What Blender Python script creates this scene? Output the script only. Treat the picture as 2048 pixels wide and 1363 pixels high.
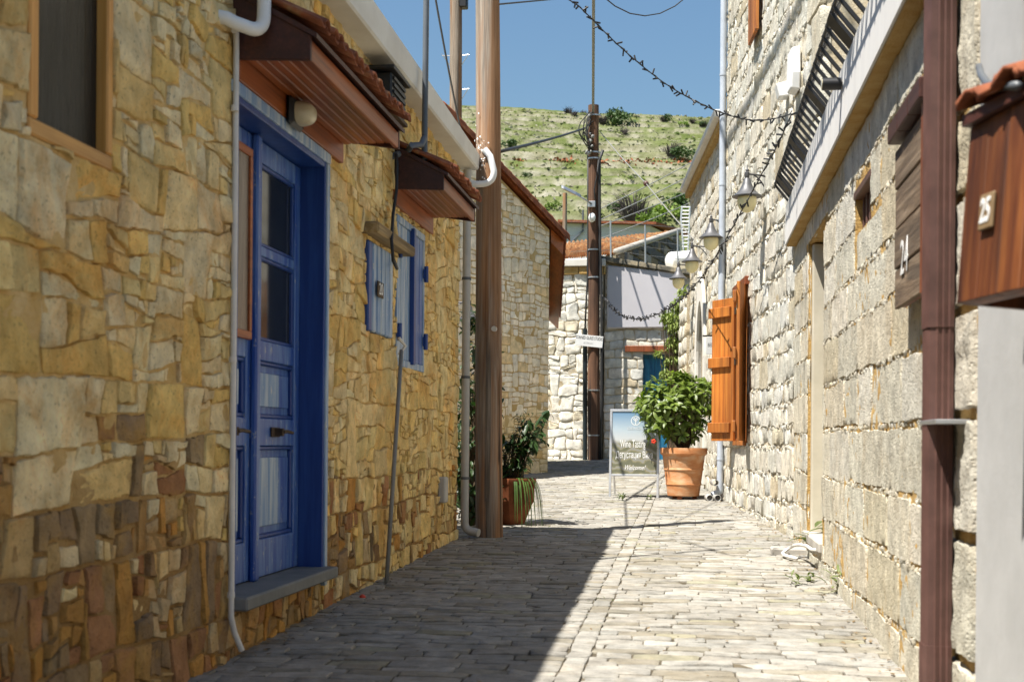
import bpy, bmesh, math, random
import numpy as np
from mathutils import Vector, Matrix, noise

SC = bpy.context.scene
COL = SC.collection
for _o in list(bpy.data.objects):
    bpy.data.objects.remove(_o)

# ------------------------------------------------------------------ camera
# level camera 1.1 m above the paving, yawed left of the street axis (+Y), lens shifted up
FPX, CX, CY = 2560.0, 1024.0, 883.0
PSI, RHO = math.atan(356 / 2560), math.radians(0.45)
CAM = Vector((0, 0, 1.10))
_f = Vector((-math.sin(PSI), math.cos(PSI), 0))
_r = Vector((math.cos(PSI), math.sin(PSI), 0))
_u = Vector((0, 0, 1))
CR = _r * math.cos(RHO) + _u * math.sin(RHO)
CU = _u * math.cos(RHO) - _r * math.sin(RHO)
cd = bpy.data.cameras.new('camera')
cam = bpy.data.objects.new('camera', cd)
COL.objects.link(cam)
cam.matrix_world = Matrix(((CR.x, CU.x, -_f.x, CAM.x), (CR.y, CU.y, -_f.y, CAM.y), (CR.z, CU.z, -_f.z, CAM.z), (0, 0, 0, 1)))
cd.sensor_width = 36
cd.lens = FPX / 2048 * 36
cd.shift_x = 0
cd.shift_y = (CY - 681.5) / 2048
cd.clip_start = 0.1
cd.clip_end = 3000
cd.dof.use_dof = True
cd.dof.focus_distance = 13.0
cd.dof.aperture_fstop = 4.2
SC.camera = cam

# ------------------------------------------------------------------ sky and sun
SUN_EL = math.radians(64.5)
SUN_AZ = math.atan2(-0.72, -0.69)          # from +Y towards +X
W = bpy.data.worlds.new('World')
SC.world = W
W.use_nodes = True
wn = W.node_tree.nodes
sky = wn.new('ShaderNodeTexSky')
sky.sky_type = 'NISHITA'
sky.sun_disc = False
sky.sun_elevation = SUN_EL
sky.sun_rotation = SUN_AZ
sky.altitude = 700
sky.air_density = 2.0
sky.dust_density = 1.0
sky.ozone_density = 10.0
bg = wn['Background']
bg.inputs['Strength'].default_value = 0.033
W.node_tree.links.new(sky.outputs[0], bg.inputs[0])
sl = bpy.data.lights.new('sun', 'SUN')
sl.energy = 3.15
sl.angle = math.radians(0.53)
sl.color = (1.0, 0.95, 0.87)
so = bpy.data.objects.new('sun', sl)
COL.objects.link(so)
_s = Vector((math.sin(SUN_AZ) * math.cos(SUN_EL), math.cos(SUN_AZ) * math.cos(SUN_EL), math.sin(SUN_EL)))
so.rotation_euler = _s.to_track_quat('Z', 'Y').to_euler()
so.location = (-6, -6, 14)

SC.view_settings.view_transform = 'Standard'
SC.view_settings.look = 'None'
SC.view_settings.exposure = 1.85
SC.view_settings.gamma = 1.0
SC.view_settings.use_curve_mapping = False
SC.render.engine = 'CYCLES'
SC.cycles.max_bounces = 8
SC.cycles.diffuse_bounces = 5
SC.cycles.use_denoising = True

# ------------------------------------------------------------------ pixel -> place helpers (photo is 2048 wide)
SLOPE = 0.0225
def zg(y): return SLOPE * y
def ray(px, py): return _f + CR * ((px - CX) / FPX) + CU * ((CY - py) / FPX)
def project(p):
    q = Vector(p) - CAM
    d = q.dot(_f)
    if d < 0.2: return (-9e3, -9e3, d)
    return (CX + FPX * q.dot(CR) / d, CY - FPX * q.dot(CU) / d, d)
def atY(px, py, y):
    d = ray(px, py)
    return CAM + d * (y / d.y)
def atD(px, py, dist): return CAM + ray(px, py) * dist
def onG(px, py):
    d = ray(px, py)
    n = Vector((0, -SLOPE, 1))
    return CAM + d * ((-CAM).dot(n) / d.dot(n))

class Frame:
    """a wall plane: u along, v up, n outwards"""
    def __init__(s, o, u, v, n):
        s.o, s.u, s.v, s.n = Vector(o), Vector(u).normalized(), Vector(v).normalized(), Vector(n).normalized()
    def p(s, u, v, n=0.0): return s.o + s.u * u + s.v * v + s.n * n
    def pix(s, px, py, n=0.0):
        d = ray(px, py)
        t = (s.o + s.n * n - CAM).dot(s.n) / d.dot(s.n)
        q = CAM + d * t - s.o
        return q.dot(s.u), q.dot(s.v)
    def mat(s): return Matrix(((s.u.x, s.v.x, s.n.x, s.o.x), (s.u.y, s.v.y, s.n.y, s.o.y), (s.u.z, s.v.z, s.n.z, s.o.z), (0, 0, 0, 1)))

# ------------------------------------------------------------------ materials
MATS = {}
def srgb(r, g, b):
    f = lambda c: ((c / 255 + 0.055) / 1.055) ** 2.4 if c > 10 else c / 255 / 12.92
    return (f(r), f(g), f(b), 1)
class NT:
    def __init__(s, name):
        s.m = bpy.data.materials.new(name)
        s.m.use_nodes = True
        s.t = s.m.node_tree
        s.b = s.t.nodes['Principled BSDF']
        s.tc = s.t.nodes.new('ShaderNodeTexCoord')
    def new(s, typ, **kw):
        n = s.t.nodes.new(typ)
        for k, v in kw.items(): setattr(n, k, v)
        return n
    def link(s, a, b): s.t.links.new(a, b)
    def mapping(s, scale=(1, 1, 1), src='Object'):
        m = s.new('ShaderNodeMapping')
        m.inputs['Scale'].default_value = scale
        s.link(s.tc.outputs[src], m.inputs[0])
        return m.outputs[0]
    def noise(s, scale, detail=4, rough=0.55, vec=None, dist=0):
        n = s.new('ShaderNodeTexNoise')
        n.inputs['Scale'].default_value = scale
        n.inputs['Detail'].default_value = detail
        n.inputs['Roughness'].default_value = rough
        n.inputs['Distortion'].default_value = dist
        s.link(vec if vec is not None else s.tc.outputs['Object'], n.inputs['Vector'])
        return n.outputs['Fac']
    def ramp(s, fac, stops):
        r = s.new('ShaderNodeValToRGB')
        e = r.color_ramp.elements
        while len(e) < len(stops): e.new(0.5)
        for i, (p, c) in enumerate(stops):
            e[i].position = p
            e[i].color = c if len(c) == 4 else (*c, 1)
        s.link(fac, r.inputs[0])
        return r.outputs[0]
    def mix(s, fac, a, b, mode='MIX'):
        n = s.new('ShaderNodeMix', data_type='RGBA', blend_type=mode)
        for sock, v in ((n.inputs[0], fac), (n.inputs[6], a), (n.inputs[7], b)):
            if hasattr(v, 'is_output'): s.link(v, sock)
            else: sock.default_value = v
        return n.outputs[2]
    def bump(s, h, strength=0.5, dist=0.01, prev=None):
        n = s.new('ShaderNodeBump')
        n.inputs['Strength'].default_value = strength
        n.inputs['Distance'].default_value = dist
        s.link(h, n.inputs['Height'])
        if prev is not None: s.link(prev, n.inputs['Normal'])
        return n.outputs[0]
    def base(s, v):
        if hasattr(v, 'is_output'): s.link(v, s.b.inputs['Base Color'])
        else: s.b.inputs['Base Color'].default_value = v
    def set(s, **kw):
        for k, v in kw.items(): s.b.inputs[k].default_value = v
    def normal(s, n): s.link(n, s.b.inputs['Normal'])
G = lambda v: (v, v, v, 1)

def stone_mat(name, stain, stain_amt, bump=0.6, freq=1.0, pit=0.0, speck=0.42, rust=0.0):
    """limestone: colour of each stone from its own attribute, ochre stains, grain, pits"""
    t = NT(name)
    a = t.new('ShaderNodeAttribute', attribute_name='tone')
    n1 = t.noise(7 * freq, 5, 0.6)
    c = t.mix(1.0, a.outputs['Color'], t.ramp(n1, [(0.27, G(0.66)), (0.73, G(1.28))]), 'MULTIPLY')
    n2 = t.noise(3.1 * freq, 6, 0.65, dist=0.6)
    c = t.mix(t.ramp(n2, [(0.50, G(0)), (0.72, G(stain_amt))]), c, stain)
    n3 = t.noise(46 * freq, 6, 0.7)
    c = t.mix(t.ramp(n3, [(speck - 0.10, G(0.75)), (speck, G(0))]), c, t.mix(0.72, c, (0.03, 0.022, 0.014, 1)))
    if rust: c = t.mix(t.ramp(t.noise(2.2, 5, 0.7, dist=1.0), [(0.50, G(0)), (0.66, G(rust))]), c, t.mix(1.0, c, (0.95, 0.62, 0.30, 1), 'MULTIPLY'))
    t.base(c)
    t.set(Roughness=0.92)
    t.b.inputs['Specular IOR Level'].default_value = 0.2
    nb = t.bump(t.noise(28 * freq, 6, 0.7), bump, 0.02)
    nb = t.bump(t.noise(120 * freq, 3, 0.6), bump * 0.6, 0.005, nb)
    if pit:
        v = t.new('ShaderNodeTexVoronoi')
        v.inputs['Scale'].default_value = 55
        t.link(t.tc.outputs['Object'], v.inputs['Vector'])
        nb = t.bump(t.ramp(v.outputs['Distance'], [(0.12, G(0)), (0.4, G(1))]), pit, 0.012, nb)
    t.normal(nb)
    return t.m

def noisy(name, stops, scale=5, rough=0.85, bump=0.3, bscale=40, bdist=0.008, vecscale=(1, 1, 1), spec=0.3, metal=0, detail=5, dist=0):
    t = NT(name)
    v = t.mapping(vecscale)
    t.base(t.ramp(t.noise(scale, detail, 0.6, v, dist), stops))
    t.set(Roughness=rough, Metallic=metal)
    t.b.inputs['Specular IOR Level'].default_value = spec
    if bump: t.normal(t.bump(t.noise(bscale, 5, 0.65, v), bump, bdist))
    return t.m

def wood(name, dark, mid, light, axis=2, grain=60, rough=0.6, bump=0.35, along=0.03, crack=0):
    t = NT(name)
    s = [1, 1, 1]
    s[axis] = along
    v = t.mapping(tuple(s))
    g = t.noise(grain, 5, 0.65, v, 0.4)
    c = t.ramp(g, [(0.28, dark), (0.5, mid), (0.74, light)])
    big = t.noise(4, 3, 0.5, t.mapping((1, 1, 1) if axis < 0 else tuple(0.25 if i == axis else 1 for i in range(3))))
    c = t.mix(1.0, c, t.ramp(big, [(0.3, G(0.58)), (0.7, G(1.28))]), 'MULTIPLY')
    oi = t.new('ShaderNodeObjectInfo')
    c = t.mix(1.0, c, t.ramp(oi.outputs['Random'], [(0, G(0.82)), (1, G(1.12))]), 'MULTIPLY')
    if crack:
        k = t.ramp(t.noise(grain * 0.35, 3, 0.5, v), [(0.36, G(crack)), (0.41, G(0))])
        c = t.mix(k, c, (0.015, 0.01, 0.007, 1))
    t.base(c)
    t.set(Roughness=rough)
    t.normal(t.bump(g, bump, 0.01))
    return t.m

def paint(name, col, faded, amt=0.5, rough=0.5, chips=None, axis=2):
    """weathered paint: bleached streaks down the boards, chips down to the wood"""
    t = NT(name)
    s = [1, 1, 1]
    s[axis] = 0.08
    n = t.noise(22, 5, 0.6, t.mapping(tuple(s)))
    c = t.mix(t.ramp(n, [(0.42, G(0)), (0.66, G(amt))]), col, faded)
    if chips:
        k = t.noise(30, 6, 0.75, t.mapping((1, 1, 0.4)))
        c = t.mix(t.ramp(k, [(0.60, G(0)), (0.645, G(0.9))]), c, chips)
    t.base(c)
    t.set(Roughness=rough)
    t.normal(t.bump(n, 0.25, 0.004))
    return t.m

def flat(name, col, rough=0.5, metal=0, spec=0.5, var=0.12):
    t = NT(name)
    n = t.noise(9, 4, 0.6)
    t.base(t.mix(1.0, col, t.ramp(n, [(0.25, G(1 - var)), (0.75, G(1 + var))]), 'MULTIPLY'))
    t.set(Roughness=rough, Metallic=metal)
    t.b.inputs['Specular IOR Level'].default_value = spec
    return t.m

def leafmat(name, a, b, trans=0.25, rough=0.4):
    t = NT(name)
    oi = t.new('ShaderNodeObjectInfo')
    n = t.noise(14, 3, 0.6)
    c = t.ramp(n, [(0.3, a), (0.7, b)])
    c = t.mix(1.0, c, t.ramp(oi.outputs['Random'], [(0, G(0.8)), (1, G(1.2))]), 'MULTIPLY')
    t.base(c)
    t.set(Roughness=rough)
    tr = t.new('ShaderNodeBsdfTranslucent')
    t.link(t.mix(1.0, c, (1.1, 1.3, 0.5, 1), 'MULTIPLY'), tr.inputs[0])
    ms = t.new('ShaderNodeMixShader')
    ms.inputs[0].default_value = trans
    t.link(t.b.outputs[0], ms.inputs[1])
    t.link(tr.outputs[0], ms.inputs[2])
    t.link(ms.outputs[0], t.t.nodes['Material Output'].inputs[0])
    return t.m

M = MATS
M['stoneL'] = stone_mat('limestone_warm', (0.58, 0.33, 0.07, 1), 0.65, 1.0, 1.2, speck=0.43, rust=0.5)
M['stoneA'] = stone_mat('limestone_ashlar', (0.42, 0.28, 0.12, 1), 0.25, 0.9, 1.2, pit=0.5, speck=0.44)
M['stoneB'] = stone_mat('limestone_rubble_white', (0.46, 0.34, 0.17, 1), 0.25, 0.9, 1.1, pit=0.4, speck=0.45)
M['stoneF'] = stone_mat('limestone_far', (0.42, 0.28, 0.12, 1), 0.2, 0.6, 1.0)
M['pave'] = stone_mat('paving_limestone', (0.24, 0.19, 0.11, 1), 0.35, 0.5, 1.6)
M['mortarL'] = noisy('mortar_sand', [(0.3, (0.58, 0.36, 0.11)), (0.7, (0.78, 0.58, 0.28))], 6, 0.95, 0.9, 50, 0.02)
M['mortarA'] = noisy('mortar_ochre', [(0.3, (0.40, 0.23, 0.06)), (0.7, (0.52, 0.36, 0.15))], 9, 0.95, 0.9, 60, 0.02)
M['mortarT'] = noisy('mortar_tan', [(0.3, (0.42, 0.27, 0.09)), (0.7, (0.52, 0.40, 0.20))], 5, 0.95, 0.6, 30, 0.02)
M['mortarB'] = noisy('mortar_pale', [(0.3, (0.36, 0.28, 0.16)), (0.7, (0.54, 0.48, 0.37))], 8, 0.95, 0.9, 50, 0.02)
M['joint'] = noisy('paving_joint', [(0.35, (0.05, 0.040, 0.026)), (0.7, (0.15, 0.125, 0.085))], 4, 0.95, 0.6, 60, 0.01)
M['plaster'] = noisy('white_plaster', [(0.3, (0.40, 0.40, 0.39)), (0.7, (0.48, 0.48, 0.47))], 3, 0.85, 0.25, 18, 0.006)
M['cornice'] = noisy('painted_concrete', [(0.3, (0.58, 0.55, 0.49)), (0.7, (0.70, 0.68, 0.62))], 3, 0.85, 0.25, 25, 0.006, (1, 1, 1))
M['greyplaster'] = noisy('grey_render', [(0.3, (0.47, 0.455, 0.475)), (0.7, (0.52, 0.505, 0.525))], 1.2, 0.9, 0.1, 20, 0.004)
M['slab'] = noisy('balcony_concrete', [(0.3, (0.58, 0.565, 0.54)), (0.7, (0.67, 0.655, 0.62))], 5, 0.85, 0.15, 30, 0.004, (1, 1, 0.15))
M['sill'] = noisy('sill_stone', [(0.3, (0.12, 0.13, 0.13)), (0.7, (0.20, 0.20, 0.19))], 6, 0.7, 0.2, 40)
M['orangewood'] = wood('varnished_pine', (0.25, 0.064, 0.008, 1), (0.39, 0.122, 0.014, 1), (0.52, 0.205, 0.036, 1), 2, 34, 0.62, 0.3, 0.03, 0.25)
M['framewood'] = wood('pine_frame', (0.42, 0.17, 0.03, 1), (0.58, 0.28, 0.06, 1), (0.66, 0.36, 0.10, 1), 2, 40, 0.5, 0.15)
M['framewoodh'] = wood('pine_frame_rail', (0.42, 0.17, 0.03, 1), (0.60, 0.30, 0.07, 1), (0.68, 0.38, 0.11, 1), 1, 40, 0.5, 0.15)
M['soffit'] = wood('stained_soffit', (0.15, 0.035, 0.007, 1), (0.28, 0.070, 0.012, 1), (0.38, 0.112, 0.022, 1), 1, 35, 0.45, 0.15)
M['darkwood'] = wood('dark_stained_wood', (0.035, 0.010, 0.006, 1), (0.06, 0.016, 0.009, 1), (0.09, 0.026, 0.014, 1), 1, 40, 0.55, 0.2)
M['polewood'] = wood('weathered_pole', (0.13, 0.055, 0.022, 1), (0.25, 0.125, 0.055, 1), (0.34, 0.21, 0.12, 1), 2, 26, 0.85, 0.8, 0.02, 0.9)
def damp_foot():
    """splash dirt soaked into the old mortar at the foot of the left wall"""
    m = M['mortarL']
    t = NT.__new__(NT)
    t.m, t.t = m, m.node_tree
    t.b = t.t.nodes['Principled BSDF']
    t.tc = next(n for n in t.t.nodes if n.type == 'TEX_COORD')
    old = t.b.inputs['Base Color'].links[0].from_socket
    sp_ = t.new('ShaderNodeSeparateXYZ')
    t.link(t.tc.outputs['Object'], sp_.inputs[0])
    ma = t.new('ShaderNodeMath', operation='MULTIPLY_ADD')
    ma.inputs[1].default_value = 1.1
    t.link(t.noise(2.0, 5, 0.7), ma.inputs[0])
    t.link(sp_.outputs[2], ma.inputs[2])
    k2 = t.new('ShaderNodeMapRange')
    k2.inputs['From Min'].default_value = 1.25
    k2.inputs['From Max'].default_value = 1.75
    k2.inputs['To Min'].default_value = 0.85
    k2.inputs['To Max'].default_value = 0.0
    t.link(ma.outputs[0], k2.inputs['Value'])
    t.link(t.mix(k2.outputs[0], old, (0.27, 0.155, 0.055, 1)), t.b.inputs['Base Color'])
damp_foot()
def polemat():
    m = M['polewood']
    t = NT.__new__(NT)
    t.m, t.t = m, m.node_tree
    t.b = t.t.nodes['Principled BSDF']
    t.tc = next(n for n in t.t.nodes if n.type == 'TEX_COORD')
    old = t.b.inputs['Base Color'].links[0].from_socket
    g = t.noise(5.5, 4, 0.6, t.mapping((1, 1, 0.06)))
    f = t.noise(90, 4, 0.6, t.mapping((1, 1, 0.03)))
    grey = t.ramp(f, [(0.3, (0.12, 0.10, 0.08)), (0.7, (0.36, 0.31, 0.25))])
    t.link(t.mix(t.ramp(g, [(0.46, G(0)), (0.60, G(0.85))]), old, grey), t.b.inputs['Base Color'])
polemat()
M['poledark'] = wood('dark_pole', (0.055, 0.024, 0.012, 1), (0.12, 0.055, 0.027, 1), (0.20, 0.11, 0.06, 1), 2, 26, 0.85, 0.8, 0.02, 0.9)
M['cabinet'] = wood('cabinet_wood', (0.055, 0.014, 0.006, 1), (0.14, 0.038, 0.010, 1), (0.26, 0.088, 0.022, 1), 2, 24, 0.55, 0.3, 0.05, 0.4)
M['oldboard'] = wood('weathered_board', (0.05, 0.030, 0.016, 1), (0.13, 0.085, 0.048, 1), (0.27, 0.20, 0.13, 1), 1, 26, 0.85, 0.6, 0.06, 0.5)
M['redboard'] = wood('red_board', (0.10, 0.022, 0.006, 1), (0.20, 0.05, 0.012, 1), (0.30, 0.085, 0.02, 1), 2, 30, 0.55, 0.25)
M['oldlintel'] = wood('grey_lintel', (0.16, 0.10, 0.04, 1), (0.34, 0.24, 0.11, 1), (0.48, 0.38, 0.22, 1), 1, 26, 0.85, 0.6)
M['blue'] = paint('blue_paint', (0.016, 0.068, 0.30, 1), (0.17, 0.30, 0.52, 1), 0.6, 0.42, (0.36, 0.38, 0.36, 1))
M['blued'] = paint('blue_paint_fresh', (0.010, 0.040, 0.19, 1), (0.03, 0.095, 0.32, 1), 0.5, 0.4)
M['bluel'] = paint('blue_paint_bleached', (0.15, 0.26, 0.44, 1), (0.50, 0.56, 0.58, 1), 0.9, 0.5, (0.55, 0.53, 0.46, 1))
M['teal'] = paint('teal_paint', (0.008, 0.10, 0.20, 1), (0.02, 0.22, 0.36, 1), 0.6, 0.5)
M['glass'] = flat('dark_glass', (0.012, 0.016, 0.018, 1), 0.08, 0, 0.6, 0.3)
M['curtain'] = noisy('dark_curtain', [(0.3, (0.006, 0.007, 0.006)), (0.62, (0.016, 0.017, 0.015)), (0.75, (0.05, 0.048, 0.04))], 5, 0.3, 0.3, 8, 0.02, (3, 3, 0.25), 0.2)
M['brownglass'] = noisy('perspex', [(0.3, (0.08, 0.055, 0.035)), (0.6, (0.16, 0.11, 0.075)), (0.75, (0.26, 0.20, 0.14))], 4, 0.25, 0.2, 6, 0.02, (3, 3, 0.3), 0.5, dist=1.2)
M['whiteplastic'] = flat('white_plastic', (0.62, 0.60, 0.56, 1), 0.5)
M['greyplastic'] = flat('grey_pvc', (0.42, 0.41, 0.38, 1), 0.5)
M['bluegrey'] = flat('bluegrey_pipe', (0.42, 0.46, 0.52, 1), 0.4)
M['darkgrey'] = flat('dark_grey_pipe', (0.09, 0.10, 0.11, 1), 0.45)
M['black'] = flat('black_paint', (0.006, 0.006, 0.007, 1), 0.5)
M['blackpipe'] = flat('black_pipe', (0.012, 0.02, 0.022, 1), 0.4)
M['cable'] = flat('cable_rubber', (0.018, 0.018, 0.018, 1), 0.6)
M['greycable'] = flat('grey_cable', (0.20, 0.20, 0.19, 1), 0.6)
M['steel'] = flat('galvanised_steel', (0.45, 0.46, 0.47, 1), 0.35, 0.7)
M['alu'] = flat('aluminium', (0.66, 0.66, 0.66, 1), 0.3, 0.6)
M['rust'] = noisy('rusty_iron', [(0.35, (0.05, 0.035, 0.025)), (0.7, (0.12, 0.08, 0.05))], 30, 0.7, 0.3, 80, 0.003, spec=0.4, metal=0.5)
M['brownpipe'] = flat('brown_gutter_paint', (0.098, 0.050, 0.041, 1), 0.5, 0, 0.4, 0.3)
M['terracotta'] = noisy('terracotta', [(0.3, (0.40, 0.15, 0.055)), (0.48, (0.50, 0.22, 0.09)), (0.62, (0.56, 0.34, 0.19)), (0.76, (0.58, 0.46, 0.33))], 3.4, 0.85, 0.2, 40, 0.004, (1, 1, 2.5))
M['terradark'] = noisy('terracotta_old', [(0.3, (0.19, 0.05, 0.018)), (0.7, (0.30, 0.10, 0.04))], 5, 0.85, 0.2, 40, 0.004)
M['tile'] = noisy('roof_tile', [(0.3, (0.13, 0.040, 0.020)), (0.55, (0.28, 0.090, 0.040)), (0.68, (0.36, 0.18, 0.085)), (0.78, (0.30, 0.24, 0.13))], 8, 0.85, 0.4, 40, 0.006)
M['tileold'] = noisy('roof_tile_old', [(0.3, (0.24, 0.10, 0.04)), (0.5, (0.42, 0.20, 0.07)), (0.62, (0.44, 0.32, 0.16)), (0.75, (0.40, 0.16, 0.05))], 5, 0.9, 0.3, 14, 0.03)
M['soil'] = noisy('soil', [(0.3, (0.03, 0.02, 0.012)), (0.7, (0.08, 0.055, 0.03))], 20, 0.95, 0.6, 40)
M['bulb'] = flat('frosted_yellow_globe', (0.74, 0.66, 0.38, 1), 0.35)
M['lampglass'] = noisy('ribbed_glass', [(0.3, (0.48, 0.42, 0.27)), (0.7, (0.62, 0.56, 0.40))], 6, 0.25, 0, spec=0.6)
M['lanternmetal'] = flat('lantern_zinc', (0.10, 0.10, 0.105, 1), 0.5, 0.4)
M['white'] = flat('white_enamel', (0.76, 0.76, 0.74, 1), 0.45, var=0.05)
M['cream'] = noisy('cream_render', [(0.3, (0.42, 0.385, 0.30)), (0.7, (0.52, 0.48, 0.385))], 4, 0.9, 0.2, 60, 0.003)
M['plaque'] = noisy('plaque_tan', [(0.3, (0.17, 0.11, 0.055)), (0.7, (0.27, 0.19, 0.10))], 9, 0.6, 0)
M['ink'] = flat('dark_ink', (0.02, 0.02, 0.02, 1), 0.6)
M['inkgrey'] = flat('grey_ink', (0.35, 0.35, 0.36, 1), 0.6)
M['wood_trunk'] = noisy('bark', [(0.3, (0.05, 0.035, 0.02)), (0.7, (0.13, 0.09, 0.055))], 12, 0.9, 0.6, 40, 0.01, (1, 1, 0.3))
M['leafb'] = leafmat('glossy_leaf', (0.055, 0.11, 0.012, 1), (0.27, 0.34, 0.05, 1), 0.3, 0.45)
M['leafd'] = leafmat('dark_leaf', (0.012, 0.035, 0.008, 1), (0.04, 0.08, 0.018, 1), 0.2, 0.45)
M['leafv'] = leafmat('vine_leaf', (0.12, 0.18, 0.03, 1), (0.28, 0.33, 0.09, 1), 0.3, 0.55)
M['strap'] = leafmat('strap_leaf', (0.04, 0.09, 0.015, 1), (0.10, 0.17, 0.04, 1), 0.25, 0.4)
M['weed'] = leafmat('weed', (0.07, 0.10, 0.02, 1), (0.16, 0.19, 0.06, 1), 0.2, 0.6)
M['bush'] = leafmat('hill_bush', (0.025, 0.055, 0.014, 1), (0.07, 0.12, 0.03, 1), 0.15, 0.7)
M['bushl'] = leafmat('hill_bush_light', (0.10, 0.17, 0.02, 1), (0.20, 0.28, 0.05, 1), 0.2, 0.7)
M['twig'] = flat('dead_twigs', (0.06, 0.05, 0.045, 1), 0.9)
M['flower_red'] = flat('red_petal', (0.6, 0.05, 0.02, 1), 0.5)
M['darkcoping'] = noisy('lichen_coping', [(0.35, (0.05, 0.05, 0.042)), (0.55, (0.16, 0.14, 0.10)), (0.72, (0.36, 0.29, 0.18))], 5, 0.95, 0.6, 20, 0.02)
M['greycap'] = noisy('cement_verge', [(0.3, (0.30, 0.28, 0.25)), (0.7, (0.45, 0.42, 0.37))], 4, 0.95, 0.4, 20, 0.01)
M['whitewash'] = noisy('whitewash', [(0.3, (0.52, 0.52, 0.51)), (0.7, (0.60, 0.60, 0.58))], 1, 0.9, 0.1, 10, 0.01)
M['inkpale'] = flat('pale_ink', (0.50, 0.53, 0.54, 1), 0.6)
M['litter'] = noisy('dry_litter', [(0.35, (0.08, 0.05, 0.025)), (0.7, (0.28, 0.20, 0.10))], 14, 0.9, 0)
_t = NT('scrub')
_a = _t.new('ShaderNodeAttribute', attribute_name='tone')
_t.base(_a.outputs['Color'])
_t.set(Roughness=0.95)
M['scrub'] = _t.m
M['poppy'] = flat('orange_flower', (0.28, 0.085, 0.028, 1), 0.8, var=0.4)

# ------------------------------------------------------------------ mesh helpers
class MB:
    """collects geometry; build() links it as one mesh object"""
    def __init__(s): s.v, s.f, s.c = [], [], []
    def add(s, verts, faces, col=None):
        k = len(s.v)
        s.v.extend([tuple(p) for p in verts])
        s.f.extend([tuple(i + k for i in f) for f in faces])
        s.c.extend([col or (0.5, 0.5, 0.5)] * len(verts))
        return s
    def box(s, a, b):
        x0, y0, z0 = (min(a[i], b[i]) for i in range(3))
        x1, y1, z1 = (max(a[i], b[i]) for i in range(3))
        return s.add([(x0, y0, z0), (x1, y0, z0), (x1, y1, z0), (x0, y1, z0), (x0, y0, z1), (x1, y0, z1), (x1, y1, z1), (x0, y1, z1)],
                     [(0, 3, 2, 1), (4, 5, 6, 7), (0, 1, 5, 4), (1, 2, 6, 5), (2, 3, 7, 6), (3, 0, 4, 7)])
    def fbox(s, fr, u0, u1, v0, v1, n0, n1):
        if u0 > u1: u0, u1 = u1, u0
        if v0 > v1: v0, v1 = v1, v0
        if n0 > n1: n0, n1 = n1, n0
        P = [fr.p(u, v, n) for n in (n0, n1) for (u, v) in ((u0, v0), (u1, v0), (u1, v1), (u0, v1))]
        return s.add(P, [(0, 3, 2, 1), (4, 5, 6, 7), (0, 1, 5, 4), (1, 2, 6, 5), (2, 3, 7, 6), (3, 0, 4, 7)])
    def prism(s, bottom, top):
        n = len(bottom)
        return s.add(list(bottom) + list(top), [tuple(range(n))[::-1], tuple(range(n, 2 * n))] + [(i, (i + 1) % n, n + (i + 1) % n, n + i) for i in range(n)])
    def tube(s, path, r, n=8, cap=True):
        path = [Vector(p) for p in path]
        m = len(path)
        rr = r if hasattr(r, '__len__') else [r] * m
        V, Fc = [], []
        ref = None
        for i, p in enumerate(path):
            t = (path[min(i + 1, m - 1)] - path[max(i - 1, 0)])
            t = t.normalized() if t.length > 1e-9 else Vector((0, 0, 1))
            if ref is None: ref = Vector((1, 0, 0)) if abs(t.x) < 0.8 else Vector((0, 1, 0))
            a = (ref - t * ref.dot(t)).normalized()
            ref = a
            b = t.cross(a)
            for k in range(n):
                w = 2 * math.pi * k / n
                V.append(p + (a * math.cos(w) + b * math.sin(w)) * rr[i])
        for i in range(m - 1):
            for k in range(n):
                Fc.append((i * n + k, i * n + (k + 1) % n, (i + 1) * n + (k + 1) % n, (i + 1) * n + k))
        if cap:
            Fc.append(tuple(range(n))[::-1])
            Fc.append(tuple((m - 1) * n + k for k in range(n)))
        return s.add(V, Fc)
    def lathe(s, c, prof, n=20, axis=Vector((0, 0, 1))):
        c = Vector(c)
        axis = axis.normalized()
        a = axis.orthogonal().normalized()
        b = axis.cross(a)
        V, Fc = [], []
        for r, z in prof:
            for k in range(n):
                w = 2 * math.pi * k / n
                V.append(c + axis * z + (a * math.cos(w) + b * math.sin(w)) * r)
        m = len(prof)
        for i in range(m - 1):
            for k in range(n):
                Fc.append((i * n + k, i * n + (k + 1) % n, (i + 1) * n + (k + 1) % n, (i + 1) * n + k))
        Fc.append(tuple(range(n))[::-1])
        Fc.append(tuple((m - 1) * n + k for k in range(n)))
        return s.add(V, Fc)
    def build(s, name, mat, parent=None, smooth=False, bevel=0.0, tone=False, auto=None):
        me = bpy.data.meshes.new(name)
        me.from_pydata(s.v, [], s.f)
        if bevel:
            bm = bmesh.new()
            bm.from_mesh(me)
            ed = [e for e in bm.edges if len(e.link_faces) == 2 and e.calc_face_angle(0) > 0.5]
            bmesh.ops.bevel(bm, geom=ed, offset=bevel, segments=1, affect='EDGES', clamp_overlap=True)
            bm.to_mesh(me)
            bm.free()
        if tone:
            at = me.attributes.new('tone', 'FLOAT_COLOR', 'POINT')
            arr = np.ones((len(me.vertices), 4), np.float32)
            arr[:, :3] = np.array(s.c, np.float32)
            at.data.foreach_set('color', arr.ravel())
        if smooth:
            me.polygons.foreach_set('use_smooth', [True] * len(me.polygons))
            if auto: me.set_sharp_from_angle(angle=math.radians(auto))
        return link(name, me, mat, parent)
def link(name, me, mat, parent=None):
    o = bpy.data.objects.new(name, me)
    if mat is not None and not me.materials: me.materials.append(M[mat] if isinstance(mat, str) else mat)
    COL.objects.link(o)
    if parent is not None: attach(o, parent)
    return o
WLOC = {}
def attach(o, parent):
    o.parent = parent
    o.location = Vector(o.location) - WLOC.get(parent.name, Vector((0, 0, 0)))
    WLOC[o.name] = Vector((0, 0, 0))
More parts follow.
